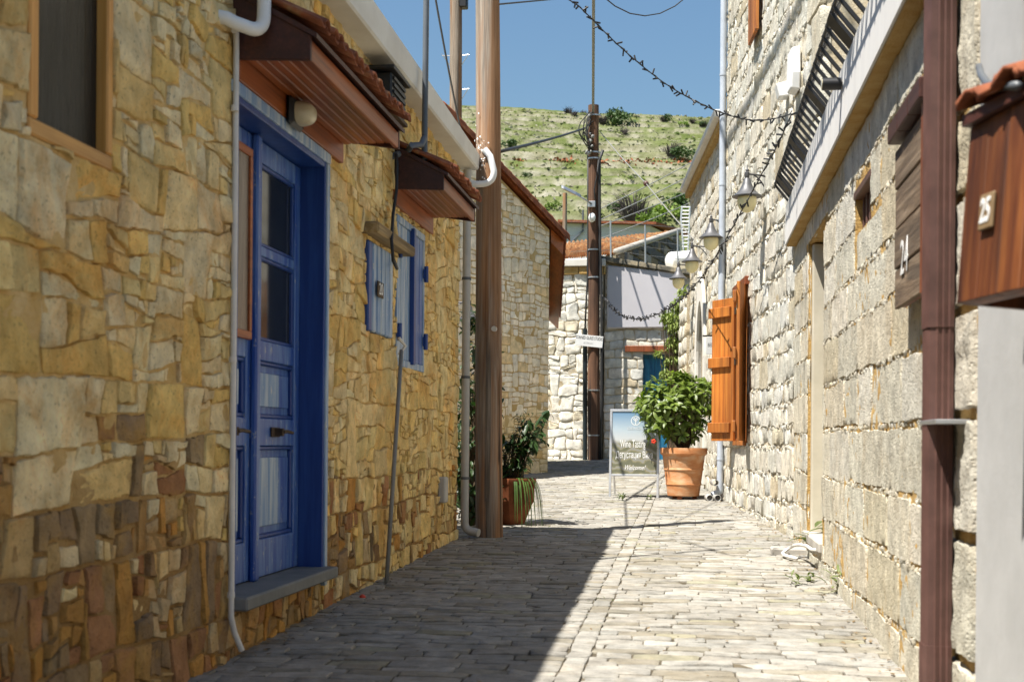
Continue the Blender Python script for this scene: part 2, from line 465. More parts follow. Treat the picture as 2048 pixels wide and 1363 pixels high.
def tag(o, label=None, cat=None, group=None, kind=None):
    if label: o['label'] = label
    if cat: o['category'] = cat
    if group: o['group'] = group
    if kind: o['kind'] = kind
    return o
def thing(name, loc, label, cat, group=None):
    o = bpy.data.objects.new(name, None)
    COL.objects.link(o)
    o.empty_display_size = 0.2
    o.location = loc
    WLOC[o.name] = Vector(loc)
    return tag(o, label, cat, group)

def text(string, fr, u, v, n, size, mat, parent, name='lettering', xs=1.0, shear=0.0, align='CENTER', flip=False, ext=0.0008, bold=0.0):
    cu = bpy.data.curves.new(name, 'FONT')
    cu.body = string
    cu.size = size
    cu.align_x = align
    cu.align_y = 'CENTER'
    cu.shear = shear
    cu.extrude = ext
    cu.offset = bold
    cu.resolution_u = 3
    o = bpy.data.objects.new(name, cu)
    COL.objects.link(o)
    bpy.context.view_layer.update()
    me = bpy.data.meshes.new_from_object(o.evaluated_get(bpy.context.evaluated_depsgraph_get()))
    bpy.data.objects.remove(o)
    uu = -fr.u if flip else fr.u
    org = fr.p(u, v, n)
    for w in me.vertices:
        c = w.co.copy()
        w.co = org + uu * (c.x * xs) + fr.v * c.y + fr.n * c.z
    me.update()
    me.materials.clear()
    return link(name, me, mat, parent)

# ------------------------------------------------------------------ masonry
def clip(poly, a, b, c):
    """keep a*u+b*v<=c"""
    out = []
    n = len(poly)
    for i in range(n):
        p, q = poly[i], poly[(i + 1) % n]
        dp, dq = a * p[0] + b * p[1] - c, a * q[0] + b * q[1] - c
        if dp <= 0: out.append(p)
        if (dp < 0 < dq) or (dq < 0 < dp):
            t = dp / (dp - dq)
            out.append((p[0] + (q[0] - p[0]) * t, p[1] + (q[1] - p[1]) * t))
    return out
def area(P): return 0.5 * sum(P[i][0] * P[(i + 1) % len(P)][1] - P[(i + 1) % len(P)][0] * P[i][1] for i in range(len(P)))
def centroid(P):
    return (sum(p[0] for p in P) / len(P), sum(p[1] for p in P) / len(P))
def inset(P, g):
    if area(P) < 0: P = P[::-1]
    out = list(P)
    for i in range(len(P)):
        p, q = P[i], P[(i + 1) % len(P)]
        dx, dy = q[0] - p[0], q[1] - p[1]
        L = math.hypot(dx, dy)
        if L < 1e-6: continue
        nx, ny = dy / L, -dx / L
        out = clip(out, nx, ny, nx * p[0] + ny * p[1] - g)
        if len(out) < 3: return []
    return out
def cut_holes(P, holes):
    for (a0, a1, b0, b1) in holes:
        if not P: return []
        us, vs = [p[0] for p in P], [p[1] for p in P]
        if max(us) <= a0 or min(us) >= a1 or max(vs) <= b0 or min(vs) >= b1: continue
        cand = [clip(P, 1, 0, a0), clip(P, -1, 0, -a1), clip(P, 0, 1, b0), clip(P, 0, -1, -b1)]
        cand = [q for q in cand if len(q) >= 3]
        if not cand: return []
        P = max(cand, key=lambda q: abs(area(q)))
        if abs(area(P)) < 0.0008: return []
        if len(P) < 3: return []
    return P
def rubble(u0, u1, v0, v1, sizes, aniso, rng, gap, fill=0.60, wt=0.45):
    """irregular stones: big ones thrown first, small ones wedged between (power cells)"""
    U0, U1 = u0 / aniso, u1 / aniso
    S = np.zeros((0, 3))
    A = (U1 - U0) * (v1 - v0)
    for r, cover in sizes:
        tries = int(A / (r * r) * cover)
        for _ in range(tries):
            p = (rng.uniform(U0, U1), rng.uniform(v0, v1))
            rr = r * rng.uniform(0.8, 1.2)
            if len(S):
                d = np.hypot(S[:, 0] - p[0], S[:, 1] - p[1])
                if (d < (S[:, 2] + rr) * fill).any(): continue
            S = np.vstack([S, (p[0], p[1], rr)])
    out = []
    for i in range(len(S)):
        x, y, r = S[i]
        d2 = (S[:, 0] - x) ** 2 + (S[:, 1] - y) ** 2
        k = np.argsort(d2)[1:34]
        P = [(max(U0, x - 4 * r), max(v0, y - 4 * r)), (min(U1, x + 4 * r), max(v0, y - 4 * r)), (min(U1, x + 4 * r), min(v1, y + 4 * r)), (max(U0, x - 4 * r), min(v1, y + 4 * r))]
        for j in k:
            a, b = 2 * (S[j, 0] - x), 2 * (S[j, 1] - y)
            c = S[j, 0] ** 2 + S[j, 1] ** 2 - x * x - y * y - wt * (S[j, 2] ** 2 - r * r)
            P = clip(P, a, b, c)
            if len(P) < 3: break
        if len(P) < 3: continue
        P = inset([(p[0] * aniso, p[1]) for p in P], gap * rng.uniform(0.5, 1.5))
        if len(P) >= 3 and abs(area(P)) > 0.0004: out.append(P)
    return out
def squared(u0, u1, v0, v1, amin, amax, aspect, rng, gap, rowh=(0.34, 0.55), slant=0.16):
    """squared rubble: each course is split again and again into blocks, wedges and chips"""
    out = []
    def split(P, depth):
        A = abs(area(P))
        us, vs = [p[0] for p in P], [p[1] for p in P]
        w, h = max(us) - min(us), max(vs) - min(vs)
        t = math.exp(rng.uniform(math.log(amin), math.log(amax)))
        if A < t or depth > 12 or A < amin * 1.2:
            q = inset(P, gap * rng.uniform(0.5, 1.4))
            if len(q) >= 3 and abs(area(q)) > 0.0005: out.append(q)
            return
        f = rng.choice((rng.uniform(0.28, 0.72), rng.uniform(0.15, 0.85)))
        s = rng.uniform(-slant, slant)
        if w / aspect > h * rng.uniform(0.75, 1.3): a, b = 1.0, s
        else: a, b = s, 1.0
        cx, cy = min(us) + w * f, min(vs) + h * f
        c = a * cx + b * cy
        q1, q2 = clip(P, a, b, c), clip(P, -a, -b, -c)
        for q in (q1, q2):
            if len(q) >= 3: split(q, depth + 1)
    v = v0
    while v < v1 - 0.02:
        h = rng.uniform(*rowh)
        if v1 - v - h < 0.12: h = v1 - v
        split([(u0, v), (u1, v), (u1, v + h), (u0, v + h)], 0)
        v += h
    return out
def coursed(u0, u1, rows, lmin, lmax, rng, gap, wob=0.01):
    """rows: list of v boundaries"""
    out = []
    for i in range(len(rows) - 1):
        a, b = rows[i], rows[i + 1]
        u = u0 - rng.uniform(0, lmin)
        while u < u1:
            L = rng.uniform(lmin, lmax)
            e = u + L
            w = lambda: rng.uniform(-wob, wob)
            P = [(max(u, u0) + w(), a + w()), (min(e, u1) + w(), a + w()), (min(e, u1) + w(), b + w()), (max(u, u0) + w(), b + w())]
            if min(e, u1) - max(u, u0) > lmin * 0.3:
                P = inset(P, gap * rng.uniform(0.6, 1.4))
                if len(P) >= 3: out.append(P)
            u = e
    return out
def prewarp(P, warp, sp=0.06):
    """bend a cell's outline before openings are cut out of it"""
    Q = []
    n = len(P)
    for i in range(n):
        p, q = P[i], P[(i + 1) % n]
        k = max(1, int(math.hypot(q[0] - p[0], q[1] - p[1]) / sp))
        Q += [(p[0] + (q[0] - p[0]) * j / k, p[1] + (q[1] - p[1]) * j / k) for j in range(k)]
    Q = [(a, b + 1.6 * warp * noise.noise(Vector((a * 1.1, b * 1.1, 4.5)))) for a, b in Q]
    return [(a + warp * noise.noise(Vector((a * 5, b * 5, 0.5))), b + warp * noise.noise(Vector((a * 5, b * 5, 9.5)))) for a, b in Q]
def contour(P, sp, jit, rng, chai=0.13, warp=0.0):
    Q = []
    n = len(P)
    for i in range(n):
        p, q = P[i], P[(i + 1) % n]
        L = math.hypot(q[0] - p[0], q[1] - p[1])
        c = min(chai * L, 0.03) / max(L, 1e-6)
        if L < 1e-4: continue
        k = max(1, int(L * (1 - 2 * c) / sp))
        for j in range(k + 1):
            t = c + (1 - 2 * c) * j / k
            Q.append((p[0] + (q[0] - p[0]) * t + rng.uniform(-jit, jit), p[1] + (q[1] - p[1]) * t + rng.uniform(-jit, jit)))
    if warp:
        Q = [(a, b + 1.6 * warp * noise.noise(Vector((a * 1.1, b * 1.1, 4.5)))) for a, b in Q]
        Q = [(a + warp * noise.noise(Vector((a * 5, b * 5, 0.5))), b + warp * noise.noise(Vector((a * 5, b * 5, 9.5)))) for a, b in Q]
    return Q
def stone_geo(P, fr, h, rough, rng, sp=0.06, jit=0.004, sink=0.03, freq=9, rings=((1.0, 0.55), (0.93, 0.95), (0.62, 1.05)), n0=0.0, tilt=0.06, edge=0.012, chai=0.13, warp=0.0):
    Q = contour(P, sp, jit, rng, chai, warp)
    if len(Q) < 4: return None
    c = centroid(Q)
    rad = math.sqrt(abs(area(Q)) / math.pi) + 1e-5
    tu, tv = rng.uniform(-tilt, tilt), rng.uniform(-tilt, tilt)
    V = [fr.p(q[0], q[1], n0 - sink) for q in Q]
    m = len(Q)
    off = rng.uniform(0, 50)
    for s, k in rings:
        s2 = s if s < 0.8 else 1 - min((1 - s), 3 * edge / rad * (1 - s) / 0.07 * 0.35 + 0.0)
        for q in Q:
            u, v = c[0] + (q[0] - c[0]) * s2, c[1] + (q[1] - c[1]) * s2
            nn = noise.noise(Vector((u * freq, v * freq, off)))
            V.append(fr.p(u, v, n0 + h * k + (tu * (u - c[0]) + tv * (v - c[1])) * k * k + rough * nn * k * k))
    V.append(fr.p(c[0], c[1], n0 + h * 1.06 + rough * noise.noise(Vector((c[0] * freq, c[1] * freq, off)))))
    Fc = []
    for r in range(len(rings)):
        for i in range(m):
            j = (i + 1) % m
            Fc.append((r * m + i, r * m + j, (r + 1) * m + j, (r + 1) * m + i))
    k = len(rings) * m
    for i in range(m): Fc.append((k + i, k + (i + 1) % m, len(V) - 1))
    return V, Fc
def grid_geo(P, fr, h, rough, rng, sp=0.04, jit=0.005, sink=0.03, freq=14, n0=0.0, tilt=0.01, edge=0.014, warp=0.0, **kw):
    """a dressed block: a rough face on a regular grid, broken arrises"""
    if len(P) != 4: return stone_geo(P, fr, h, rough, rng, sp, jit, sink, freq, n0=n0, tilt=tilt, edge=edge, warp=warp, chai=0.06)
    k = min(range(4), key=lambda i: P[i][0] + P[i][1])
    A, B, C, D = (P[(k + i) % 4] for i in range(4))
    nu = max(3, int(abs(B[0] - A[0]) / sp))
    nv = max(3, int(abs(D[1] - A[1]) / sp))
    off = rng.uniform(0, 50)
    tu, tv = rng.uniform(-tilt, tilt), rng.uniform(-tilt, tilt)
    cx, cy = centroid(P)
    V = []
    fu = [0.0, min(0.25, edge / max(abs(B[0] - A[0]), 1e-3))]
    S = [0.0] + [fu[1] + (1 - 2 * fu[1]) * i / (nu - 2) for i in range(nu - 1)] + [1.0]
    ev = min(0.25, edge / max(abs(D[1] - A[1]), 1e-3))
    T = [0.0] + [ev + (1 - 2 * ev) * i / (nv - 2) for i in range(nv - 1)] + [1.0]
    for j, t in enumerate(T):
        for i, s in enumerate(S):
            u = (A[0] * (1 - s) + B[0] * s) * (1 - t) + (D[0] * (1 - s) + C[0] * s) * t
            v = (A[1] * (1 - s) + B[1] * s) * (1 - t) + (D[1] * (1 - s) + C[1] * s) * t
            bd = i in (0, nu) or j in (0, nv)
            q = noise.noise(Vector((u * freq, v * freq, off))) + 0.6 * noise.noise(Vector((u * freq * 2.3, v * freq * 2.3, off + 7)))
            if warp:
                u, v = u + warp * noise.noise(Vector((u * 5, v * 5, 0.5))), v + warp * noise.noise(Vector((u * 5, v * 5, 9.5)))
            if bd: n = n0 - sink
            else: n = n0 + h + tu * (u - cx) + tv * (v - cy) + rough * q
            V.append(fr.p(u + rng.uniform(-jit, jit), v + rng.uniform(-jit, jit), n))
    W_ = nu + 1
    F_ = [(j * W_ + i, j * W_ + i + 1, (j + 1) * W_ + i + 1, (j + 1) * W_ + i) for j in range(nv) for i in range(nu)]
    return V, F_
def lay(parent, polys, fr, mat, colf, rng, limit=300, name='stone', rest='small_stones', minpx=10, hrange=(0.012, 0.03), geo=None, **kw):
    """biggest stones in view become objects of their own, the rest one joined part"""
    items = []
    for P in polys:
        c = centroid(P)
        q = project(fr.p(c[0], c[1], 0))
        inv = -60 < q[0] < 2108 and -60 < q[1] < 1423
        w = 0
        if inv:
            pr = [project(fr.p(p[0], p[1], 0)) for p in P]
            w = abs(area([(a[0], a[1]) for a in pr]))
        items.append((w, c, P))
    items.sort(key=lambda t: -t[0])
    mb = MB()
    k = 0
    for w, c, P in items:
        h = rng.uniform(*hrange)
        g = (geo or stone_geo)(P, fr, h, rng=rng, **kw)
        if g is None: continue
        col = colf(c[0], c[1], rng)
        if k < limit and w > minpx * minpx * 0.7:
            m1 = MB()
            m1.add(g[0], g[1], col)
            m1.build(name, mat, parent, smooth=True, tone=True, auto=50)
            k += 1
        else: mb.add(g[0], g[1], col)
    if mb.v:
        o = mb.build(rest, mat, parent, smooth=True, tone=True, auto=50)
        o['kind'] = 'stuff'
    return k
def rough_sheet(mb, fr, u0, u1, v0, v1, holes, depth, sp, amp, freq, n=0.0, seed=0.0):
    """mortar bed: proud in places, washed out in others"""
    us = sorted({u0, u1, *[min(max(h[i], u0), u1) for h in holes for i in (0, 1)]})
    vs = sorted({v0, v1, *[min(max(h[i], v0), v1) for h in holes for i in (2, 3)]})
    def fine(xs):
        out = []
        for a, b in zip(xs[:-1], xs[1:]):
            k = max(1, int((b - a) / sp))
            out += [a + (b - a) * i / k for i in range(k)]
        return out + [xs[-1]]
    us, vs = fine(us), fine(vs)
    V = [fr.p(u, v, n + amp * (noise.noise(Vector((u * freq, v * freq, seed))) + 0.6 * noise.noise(Vector((u * freq * 2.7, v * freq * 2.7, seed + 5))))) for v in vs for u in us]
    F_ = []
    W_ = len(us)
    for j in range(len(vs) - 1):
        for i in range(len(us) - 1):
            cu, cv = (us[i] + us[i + 1]) / 2, (vs[j] + vs[j + 1]) / 2
            if any(h[0] < cu < h[1] and h[2] < cv < h[3] for h in holes): continue
            F_.append((j * W_ + i, j * W_ + i + 1, (j + 1) * W_ + i + 1, (j + 1) * W_ + i))
    mb.add(V, F_)
    for h in holes:
        a, b, c, d = h[:4]
        q = [(a, c), (b, c), (b, d), (a, d)]
        for i in range(4):
            p, r = q[i], q[(i + 1) % 4]
            mb.add([fr.p(*p, n), fr.p(*r, n), fr.p(*r, n - depth), fr.p(*p, n - depth)], [(0, 1, 2, 3)])
def sheet(mb, fr, u0, u1, v0, v1, holes, depth, n=0.0):
    us = sorted({u0, u1, *[min(max(h[i], u0), u1) for h in holes for i in (0, 1)]})
    vs = sorted({v0, v1, *[min(max(h[i], v0), v1) for h in holes for i in (2, 3)]})
    for i in range(len(us) - 1):
        for j in range(len(vs) - 1):
            cu, cv = (us[i] + us[i + 1]) / 2, (vs[j] + vs[j + 1]) / 2
            if any(h[0] < cu < h[1] and h[2] < cv < h[3] for h in holes): continue
            mb.add([fr.p(us[i], vs[j], n), fr.p(us[i + 1], vs[j], n), fr.p(us[i + 1], vs[j + 1], n), fr.p(us[i], vs[j + 1], n)], [(0, 1, 2, 3)])
    for h in holes:
        a, b, c, d = h[:4]
        q = [(a, c), (b, c), (b, d), (a, d)]
        for i in range(4):
            p, r = q[i], q[(i + 1) % 4]
            mb.add([fr.p(*p, n), fr.p(*r, n), fr.p(*r, n - depth), fr.p(*p, n - depth)], [(0, 1, 2, 3)])
def vary(base, s, rng, w=0.0):
    k = 1 + rng.uniform(-s, s)
    d = rng.uniform(-w, w)
    return (base[0] * k * (1 + d), base[1] * k, base[2] * k * (1 - d))

# ================================================================== GROUND AND HILL
rng = random.Random(7)
XL, XR = -2.02, 0.913
BETA = math.radians(5.3)
FL = Frame((XL, 0, 0), (0, 1, 0), (0, 0, 1), (1, 0, 0))
FA = Frame((XR, 0, 0), (0, 1, 0), (0, 0, 1), (-1, 0, 0))
FB = Frame((XR, 11.5, 0), (-math.sin(BETA), math.cos(BETA), 0), (0, 0, 1), (-math.cos(BETA), -math.sin(BETA), 0))
FG = Frame((0, 0, 0), (1, 0, 0), (0, 1, SLOPE), (0, -SLOPE, 1))

def hill_z(x, y):
    z = 0.0225 * min(max(y, -50), 60) - 0.35
    if y > 60:
        t = y - 60
        up = 4.2 + t * 0.335 - 0.00002 * t * t
        k = min(1, t / 22)
        z = z * (1 - k) + up * k
        z += (-0.088 * (x + 37)) * min(1, t / 150)
        z += 2.2 * noise.noise(Vector((x * 0.012, y * 0.012, 3))) + 0.9 * noise.noise(Vector((x * 0.04, y * 0.05, 8)))
        st = 2.8
        q = z / st + 0.35 * noise.noise(Vector((x * 0.02, y * 0.01, 1)))
        fr = q - math.floor(q)
        sm = min(1, max(0, (fr - 0.76) / 0.18))
        tz = (math.floor(q) + 0.3 * fr + 0.7 * sm * sm * (3 - 2 * sm)) * st - st * 0.35 * noise.noise(Vector((x * 0.02, y * 0.01, 1)))
        w = min(1, t / 40)
        z = z * (1 - 0.92 * w) + tz * 0.92 * w
        if y > 248: z -= (y - 248) ** 2 * 0.004
        if y > 330: z = max(z, 20)
    return z
xs = list(np.arange(-900, -140, 80.0)) + list(np.arange(-140, 60, 1.25)) + list(np.arange(60, 901, 80.0))
ys = list(np.arange(-900, -60, 120.0)) + list(np.arange(-60, 60, 12.0)) + list(np.arange(60, 262, 0.62)) + list(np.arange(262, 330, 6.0)) + list(np.arange(330, 1001, 110.0))
V = [(x, y, hill_z(x, y)) for y in ys for x in xs]
nx = len(xs)
Fc = [(j * nx + i, j * nx + i + 1, (j + 1) * nx + i + 1, (j + 1) * nx + i) for j in range(len(ys) - 1) for i in range(nx - 1)]
t = NT('hillside')
geo = t.new('ShaderNodeNewGeometry')
sep = t.new('ShaderNodeSeparateXYZ')
t.link(geo.outputs['Normal'], sep.inputs[0])
n1 = t.noise(0.045, 6, 0.65, t.mapping((1, 1.4, 3)))
n2 = t.noise(0.5, 6, 0.7)
n3 = t.noise(0.16, 5, 0.7, t.mapping((0.35, 1, 3)))
grass = t.ramp(n2, [(0.3, (0.052, 0.078, 0.016)), (0.52, (0.095, 0.122, 0.030)), (0.72, (0.155, 0.165, 0.062))])
dry = t.ramp(n2, [(0.3, (0.16, 0.145, 0.085)), (0.55, (0.20, 0.185, 0.12)), (0.75, (0.28, 0.265, 0.205))])
c = t.mix(t.ramp(n1, [(0.47, G(0.02)), (0.64, G(0.85))]), grass, dry)
c = t.mix(t.ramp(n3, [(0.57, G(0)), (0.68, G(0.6))]), c, (0.24, 0.22, 0.155, 1))
n4 = t.noise(0.22, 4, 0.6, t.mapping((1, 1, 0.2)))
steep = t.ramp(sep.outputs[2], [(0.62, G(0.9)), (0.88, G(0))])
steep = t.mix(1.0, steep, t.ramp(n4, [(0.38, G(0.05)), (0.55, G(1))]), 'MULTIPLY')
c = t.mix(steep, c, t.ramp(n2, [(0.35, (0.10, 0.10, 0.05)), (0.5, (0.23, 0.215, 0.155)), (0.75, (0.36, 0.34, 0.28))]))
t.base(c)
t.set(Roughness=0.95)
t.b.inputs['Specular IOR Level'].default_value = 0.1
t.normal(t.bump(n2, 0.9, 0.6))
M['hill'] = t.m
mb = MB()
mb.v, mb.f = V, Fc
hill = mb.build('hillside', 'hill', None, smooth=True)
hill['kind'] = 'structure'

# ---- street: bed with joints, then every paving stone
mb = MB()
mb.add([FG.p(-9, -8), FG.p(6, -8), FG.p(6, 48), FG.p(-9, 48)], [(0, 1, 2, 3)])
street = mb.build('street_paving', 'joint')
street['kind'] = 'structure'
def pave_col(u, v, r):
    k = r.random()
    base = (0.275, 0.262, 0.232)
    if k < 0.16: base = (0.235, 0.215, 0.172)
    elif k < 0.30: base = (0.33, 0.312, 0.275)
    elif k < 0.34: base = (0.26, 0.245, 0.18)
    g = 1 + 0.22 * noise.noise(Vector((u * 1.1, v * 0.8, 3))) + 0.12 * noise.noise(Vector((u * 3, v * 2.2, 6)))
    return vary(tuple(x * g for x in base), 0.08, r, 0.02)
polys = []
v = 3.6
while v < 33:
    d = rng.uniform(0.085, 0.135)
    far = v > 17
    wmul = 1.5 if far else 1.0
    if far: d *= 1.3
    skew = 0.02
    for (a, b) in ((-6.0 if v > 10.9 else -2.06, -0.545 + rng.uniform(-0.006, 0.004)), (-0.440 + rng.uniform(-0.004, 0.006), 0.96)):
        u = a + rng.uniform(-0.2, 0)
        while u < b:
            L = rng.uniform(0.15, 0.36) * wmul
            e = u + L
            if b - e < 0.08: e = b
            wv = lambda q: v + 0.035 * noise.noise(Vector((q * 0.9, v * 0.6, 2))) + 0.012 * noise.noise(Vector((q * 4, v * 3, 5)))
            wb = lambda q: v + d + 0.035 * noise.noise(Vector((q * 0.9, (v + d) * 0.6, 2))) + 0.012 * noise.noise(Vector((q * 4, (v + d) * 3, 5)))
            j = lambda: rng.uniform(-0.006, 0.006)
            e2 = min(e, b)
            P = [(max(u, a) + j(), wv(u)), (e2 + j(), wv(e2)), (e2 + j(), wb(e2)), (max(u, a) + j(), wb(u))]
            P = inset(P, rng.uniform(0.0015, 0.005))
            if len(P) >= 3 and abs(area(P)) > 0.002: polys.append(P)
            u = e
    v += d
v = 3.6
while v < 33:                                   # the drain line: one file of stones laid lengthwise
    L = rng.uniform(0.14, 0.30)
    j = lambda: rng.uniform(-0.006, 0.006)
    P = inset([(-0.545 + j(), v), (-0.44 + j(), v), (-0.44 + j(), v + L), (-0.545 + j(), v + L)], 0.003)
    polys.append(P)
    v += L
lay(street, polys, FG, 'pave', pave_col, rng, limit=300, name='paving_stone', rest='smaller_paving_stones', hrange=(0.004, 0.013), rough=0.006, sp=0.07, jit=0.0035, sink=0.02, freq=9,
    rings=((1.0, 0.75), (0.96, 1.0), (0.6, 1.0)), tilt=0.03, edge=0.005, chai=0.08)

# ================================================================== LEFT HOUSE
hl = thing('stone_house', (-2.02, 7, zg(7)), 'yellow rubble stone house with blue door, filling the left side', 'house')
YE = 11.02
w1 = (3.67, 4.245, 2.03, 3.9)
door = (5.44, 6.86, 0.40, 2.64)
w2 = (8.60, 9.52, 1.62, 2.66)
bx = (7.775, 8.45, 1.785, 2.36)
HL = [w1, door, w2, bx]
mb = MB()
sheet(mb, FL, -6, 2.5, -0.3, 3.52, [], 0.16)
rough_sheet(mb, FL, 2.5, YE, -0.3, 3.52, HL, 0.16, 0.028, 0.009, 9.0, 0.0015)
mb.add([(XL, YE, -0.3), (-6.5, YE, -0.3), (-6.5, YE, 3.52), (XL, YE, 3.52)], [(0, 1, 2, 3)])
wall = mb.build('wall', 'mortarL', hl)
mb = MB()
mb.box((-6.5, -6, -0.3), (XL - 0.19, YE - 0.02, 3.5))
mb.build('inner_wall', 'mortarL', hl)
def left_col(u, v, r):
    k = r.random()
    lo = max(0, min(1, (1.10 + 0.45 * noise.noise(Vector((u * 1.3, v * 1.3, 4))) - v) / 0.55)) * max(0.25, min(1, (8.2 - u) / 1.5))
    hi = [(0.86, 0.68, 0.35), (0.84, 0.63, 0.27), (0.87, 0.73, 0.43), (0.83, 0.57, 0.19), (0.82, 0.68, 0.41)][min(4, int(k * 5.3))]
    low = [(0.48, 0.28, 0.10), (0.56, 0.29, 0.075), (0.36, 0.25, 0.13), (0.55, 0.37, 0.16), (0.30, 0.20, 0.11), (0.62, 0.46, 0.25), (0.40, 0.20, 0.09)][min(6, int(r.random() * 7))]
    yel = max(0, min(1, (u - 6.6) / 1.5))
    hi = tuple(a * (1 - 0.6 * yel) + b * 0.6 * yel for a, b in zip(hi, (0.84, 0.62, 0.25)))
    c = low if r.random() < lo else hi
    return vary(c, 0.11, r, 0.05)
r1 = random.Random(11)
P_up = squared(2.6, 5.43, 0.86, 3.50, 0.0022, 0.17, 1.7, r1, 0.006, (0.34, 0.55), 0.22) + squared(5.43, YE - 0.02, 0.86, 3.50, 0.0014, 0.115, 1.8, r1, 0.0045, (0.34, 0.55), 0.22)
P_lo = squared(2.6, YE - 0.02, 0.0, 0.86, 0.0028, 0.075, 1.0, r1, 0.0085, (0.22, 0.36), 0.20)
HS = [w1, (door[0] - 0.02, door[1] + 0.03, door[2] - 0.06, door[3] + 0.02), w2, bx]
polys = [q for q in (cut_holes(prewarp(P, 0.022), HS) for P in P_up + P_lo) if len(q) >= 3 and abs(area(q)) > 0.0005]
lay(wall, polys, FL, 'stoneL', left_col, r1, limit=300, hrange=(0.006, 0.024), rough=0.014, sp=0.035, jit=0.005, freq=12, edge=0.009, tilt=0.06, chai=0.05, n0=0.0,
    rings=((1.0, 0.55), (0.95, 0.95), (0.72, 1.0), (0.40, 1.05)))

# eaves: a thick painted concrete slab edge, with the flat roof behind it
mb = MB()
XE = -1.86
b0 = FL.p(0, 3.50)
prof = lambda y, t: [(-6.6, y, 3.50), (XE, y, 3.485), (XE + 0.012, y, t), (-6.6, y, t + 0.02)]
mb.prism(prof(-6, 3.86), prof(YE + 0.10, 3.625))
mb.build('eaves_slab', 'cornice', hl, bevel=0.012)

# --- far left window
wn1 = MB()
wn1.fbox(FL, w1[0], w1[1], w1[2], w1[3], -0.045, -0.03)
win = wn1.build('window', 'curtain', hl)
for (a, b, c2, d2, m) in ((w1[0] + 0.004, w1[0] + 0.06, w1[2] + 0.058, 3.9, 'framewood'), (w1[1] - 0.045, w1[1] - 0.002, w1[2] + 0.058, 3.9, 'framewood'), (w1[0] + 0.002, w1[1] - 0.001, w1[2] + 0.002, w1[2] + 0.056, 'framewoodh')):
    mb = MB()
    mb.fbox(FL, a, b, c2, d2, -0.09, 0.012)
    mb.build('frame', m, win, bevel=0.006)
# --- door
u0, u1, v0, v1 = door
fr_ = MB()
fr_.fbox(FL, u1 - 0.035, u1 + 0.0, v0, v1, -0.15, 0.022)
fr_.fbox(FL, u0, u0 + 0.035, v0, v1, -0.15, 0.022)
fr_.fbox(FL, u0 + 0.036, u1 - 0.036, v1 - 0.04, v1, -0.15, 0.021)
fr_.build('door_frame', 'blued', hl, bevel=0.004)
arch = MB()
arch.fbox(FL, u0 - 0.045, u1 + 0.035, v1 - 0.012, v1 + 0.045, 0.0, 0.034)
arch.fbox(FL, u1 - 0.010, u1 + 0.034, v0 - 0.10, v1 - 0.014, 0.0, 0.032)
arch.build('door_casing', 'bluel', hl, bevel=0.004)
mb = MB()
mb.fbox(FL, u0 - 0.03, u1 + 0.02, v0 - 0.055, v0 + 0.005, -0.15, 0.10)
mb.build('door_step', 'sill', hl, bevel=0.008)
mb = MB()
mb.fbox(FL, u0 + 0.03, u1 - 0.03, v0, v1, -0.175, -0.165)
mb.build('door_backing', 'black', hl)
ND = -0.115
